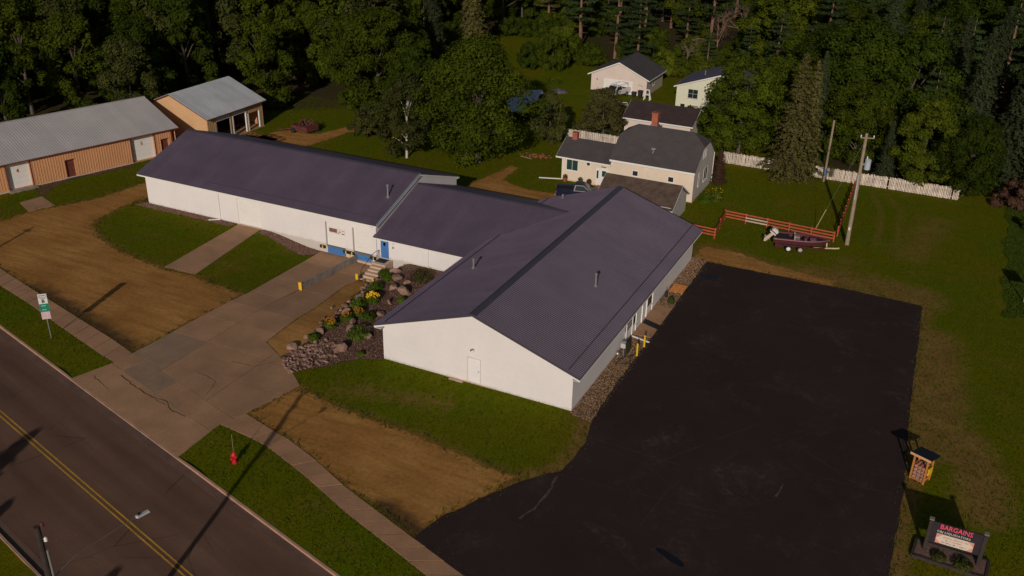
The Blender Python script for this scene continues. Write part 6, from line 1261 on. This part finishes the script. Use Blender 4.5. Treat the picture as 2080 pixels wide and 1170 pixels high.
for k, (x, y, h, rr, fl, lb) in enumerate(((-3.3,48.2,.9,.9,'r','bronze-flowered clump by the right side of the cream house'), (-2.6,49.6,.8,.8,'y','yellow-flowered clump by the right side of the cream house'), (-3.2,46.6,.7,.8,None,'leafy clump at the front corner of the cream house'), (-2.2,47.6,.6,.7,'r','bronze clump farthest from the cream house wall'), (25.0,-4.45,.28,.42,None,'low plant at the left of the planter under the sign'), (26.3,-4.5,.32,.6,None,'low plant at the right of the planter under the sign'), (1.1,20.3,.5,.3,'d','dry plant on the gravel near the ornament stake'), (-43,86.5,1.0,1.2,None,'rough leafy clump in the yard left of the pink garage'), (-40.5,89,.9,1.3,'r','rough weedy flower patch left of the pink garage'))):
    t = thing('garden_plant', (x, y, .14 if x > 20 else 0), lb, 'plant'); link('leaves', plant_mesh(k+100, h, rr, 420, .12), leaf_olive if (fl == 'd' or x > 20) else leaf_bright, t)
    if fl in ('y', 'r'): link('flowers', bloom_mesh(k+150, h*1.05, rr, 22, .05), flower_y if fl == 'y' else flower_o, t)['kind'] = 'stuff'
for k, (x, y, lb) in enumerate(((-19.9,45.3,'potted plant left of the wing window'), (-17.9,45.2,'grey potted plant in the middle of the wing wall'), (-16.8,45.2,'potted plant beside the white wing door'))):
    t = thing('flower_pot', (x, y, 0), lb, 'flower pot', 'pots along the wing'); b = MB(); b.lathe((x,y,0), [(.18,0),(.26,.4),(.29,.42),(.29,.48),(.2,.48)], 12); b.build('pot', conc_grey if k == 1 else brick, t); o = link('leaves', plant_mesh(k+200, .5, .3, 160, .09), leaf_olive, t, (0, 0, .45))
# ---- loose gravel, grass tufts and rough growth (uncountable)
def pebbles(poly, n, s0, s1, m, seed, kindname='gravel'):
    r = np.random.default_rng(seed); P2 = np.array(poly); x = r.uniform(P2[:, 0].min(), P2[:, 0].max(), n*4); y = r.uniform(P2[:, 1].min(), P2[:, 1].max(), n*4); k = inpoly(x, y, poly); x, y = x[k][:n], y[k][:n]; n = len(x)
    o = np.array([(1,0,0),(0,1,0),(-1,0,0),(0,-1,0),(0,0,.8),(0,0,-.8)]); F = np.array([(0,1,4),(1,2,4),(2,3,4),(3,0,4),(1,0,5),(2,1,5),(3,2,5),(0,3,5)]); s = r.uniform(s0, s1, n); a = r.uniform(0, 6.28, n); c, sn = np.cos(a), np.sin(a)
    v = o[None]*s[:, None, None]*r.uniform(.7, 1.3, (n, 6, 1)); vx = v[..., 0]*c[:, None]-v[..., 1]*sn[:, None]+x[:, None]; vy = v[..., 0]*sn[:, None]+v[..., 1]*c[:, None]+y[:, None]; v = np.stack([vx, vy, v[..., 2]+(hz(x, y)+.02)[:, None]], -1).reshape(-1, 3)
    f = (np.arange(n)[:, None, None]*6+F[None]).reshape(-1, 3); return tag(link(kindname, mesh_np(kindname, v, f), m), kind='stuff')
M_peb = pm('loose_pebbles', (.32,.20,.12), .9, .5, 7., .3, 30.); M_pebr = pm('loose_reddish_pebbles', (.26,.15,.11), .9, .5, 7., .3, 30.)
for poly, n, m_, lb in ((GRAVEL_RIGHT, 5200, M_peb, 'brown gravel strip along the right wall'), (GARDEN, 6000, M_pebr, 'reddish gravel between the garden boulders'), (GRAVEL_LEFT, 1500, M_pebr, 'reddish gravel strip at the left end of the warehouse'), (GRAVEL_LEFT2, 1300, M_pebr, 'reddish gravel strip beside the first dock')): o = pebbles(poly, n, .025, .06, m_, n); tag(o, lb, 'gravel')
def tufts(n, region, s0, s1, m, seed, test):
    r = np.random.default_rng(seed); x = r.uniform(region[0], region[1], n); y = r.uniform(region[2], region[3], n); k = test(x, y, r); x, y = x[k], y[k]; n = len(x); z = hz(x, y); nb = 3
    a = r.uniform(0, 6.28, (n, nb)); h = r.uniform(s0, s1, (n, nb)); w_ = h*.32; px = x[:, None]+r.normal(0, .04, (n, nb)); py = y[:, None]+r.normal(0, .04, (n, nb)); lx, ly = r.normal(0, .5, (2, n, nb))*h
    v = np.stack([np.stack([px-np.cos(a)*w_, py-np.sin(a)*w_, np.repeat(z[:, None], nb, 1)], -1), np.stack([px+np.cos(a)*w_, py+np.sin(a)*w_, np.repeat(z[:, None], nb, 1)], -1), np.stack([px+lx, py+ly, z[:, None]+h], -1)], 2).reshape(-1, 3)
    return link('grass', mesh_np('grass', v, np.arange(len(v)).reshape(-1, 3), {'v': ('FACE', r.uniform(0, 1, n*nb))}), m)
PAVED = [LOT, DIRT_LOT, DIRT_MID, DIRT_STRIP, GARDEN, GRAVEL_RIGHT, GRAVEL_LEFT, GRAVEL_LEFT2, DRIVE, NARROW, TAN_PAD, ENTRY, BACK_TRACK, HOUSE_DRIVE, LOT_DIRT, WALK_L[0]+WALK_L[1][::-1], WALK_R[0]+WALK_R[1][::-1], [(-57.1,16.2),(-27,16.2),(-27,32.4),(-57.1,32.4)], [(-27.5,16.2),(-16,16.2),(-16,32.4),(-27.5,32.4)], [(-16.1,-.1),(.1,-.1),(.1,30.5),(-16.1,30.5)], [(-20.6,45.7),(-4.4,45.7),(-4.4,54.2),(-20.6,54.2)], [(-12.8,37.2),(-4.3,37.2),(-4.3,43.2),(-12.8,43.2)]]
def lawn_ok(x, y, r):
    k = (road_s(x, y) < -.12)
    for P_ in PAVED: k &= ~inpoly(x, y, P_)
    return k
leaf_grass = leafmat('grass_blades', (.052,.076,.002), (.128,.134,.006), .3)
tag(tufts(170000, (-72, 40, -24, 62), .05, .12, leaf_grass, 5, lawn_ok), 'short mown lawn grass around the buildings', 'grass', kind='stuff')
def rough_ok(x, y, r): return (x > 27.9+.25*np.sin(y*.6)+.15*np.sin(y*1.7)) & (y > 32+.6*np.sin(x*1.3))
tag(tufts(42000, (27, 44, 30, 62), .08, .22, leafmat('rough_grass', (.050,.085,.010), (.090,.125,.016), .35), 6, rough_ok), 'tall rough grass along the right edge of the lawn', 'grass', kind='stuff')
def edge_ok(x, y, r):
    d = np.full(len(x), 9.)
    for P_ in (DIRT_LOT, DIRT_MID, LOT): d = np.minimum(d, np.abs(sdist(x, y, P_)))
    k = d < .45
    for P_ in (DRIVE, NARROW, WALK_L[0]+WALK_L[1][::-1], WALK_R[0]+WALK_R[1][::-1], GARDEN): k &= ~inpoly(x, y, P_)
    return k & (road_s(x, y) < -.2) & ~inpoly(x, y, PAVED[-5]) & (r.uniform(0, 1, len(x)) < .6)
tag(tufts(60000, (-72, 26, -20, 34), .06, .16, leaf_olive, 9, edge_ok), 'ragged weeds along the edges of the dirt and asphalt', 'grass', kind='stuff')
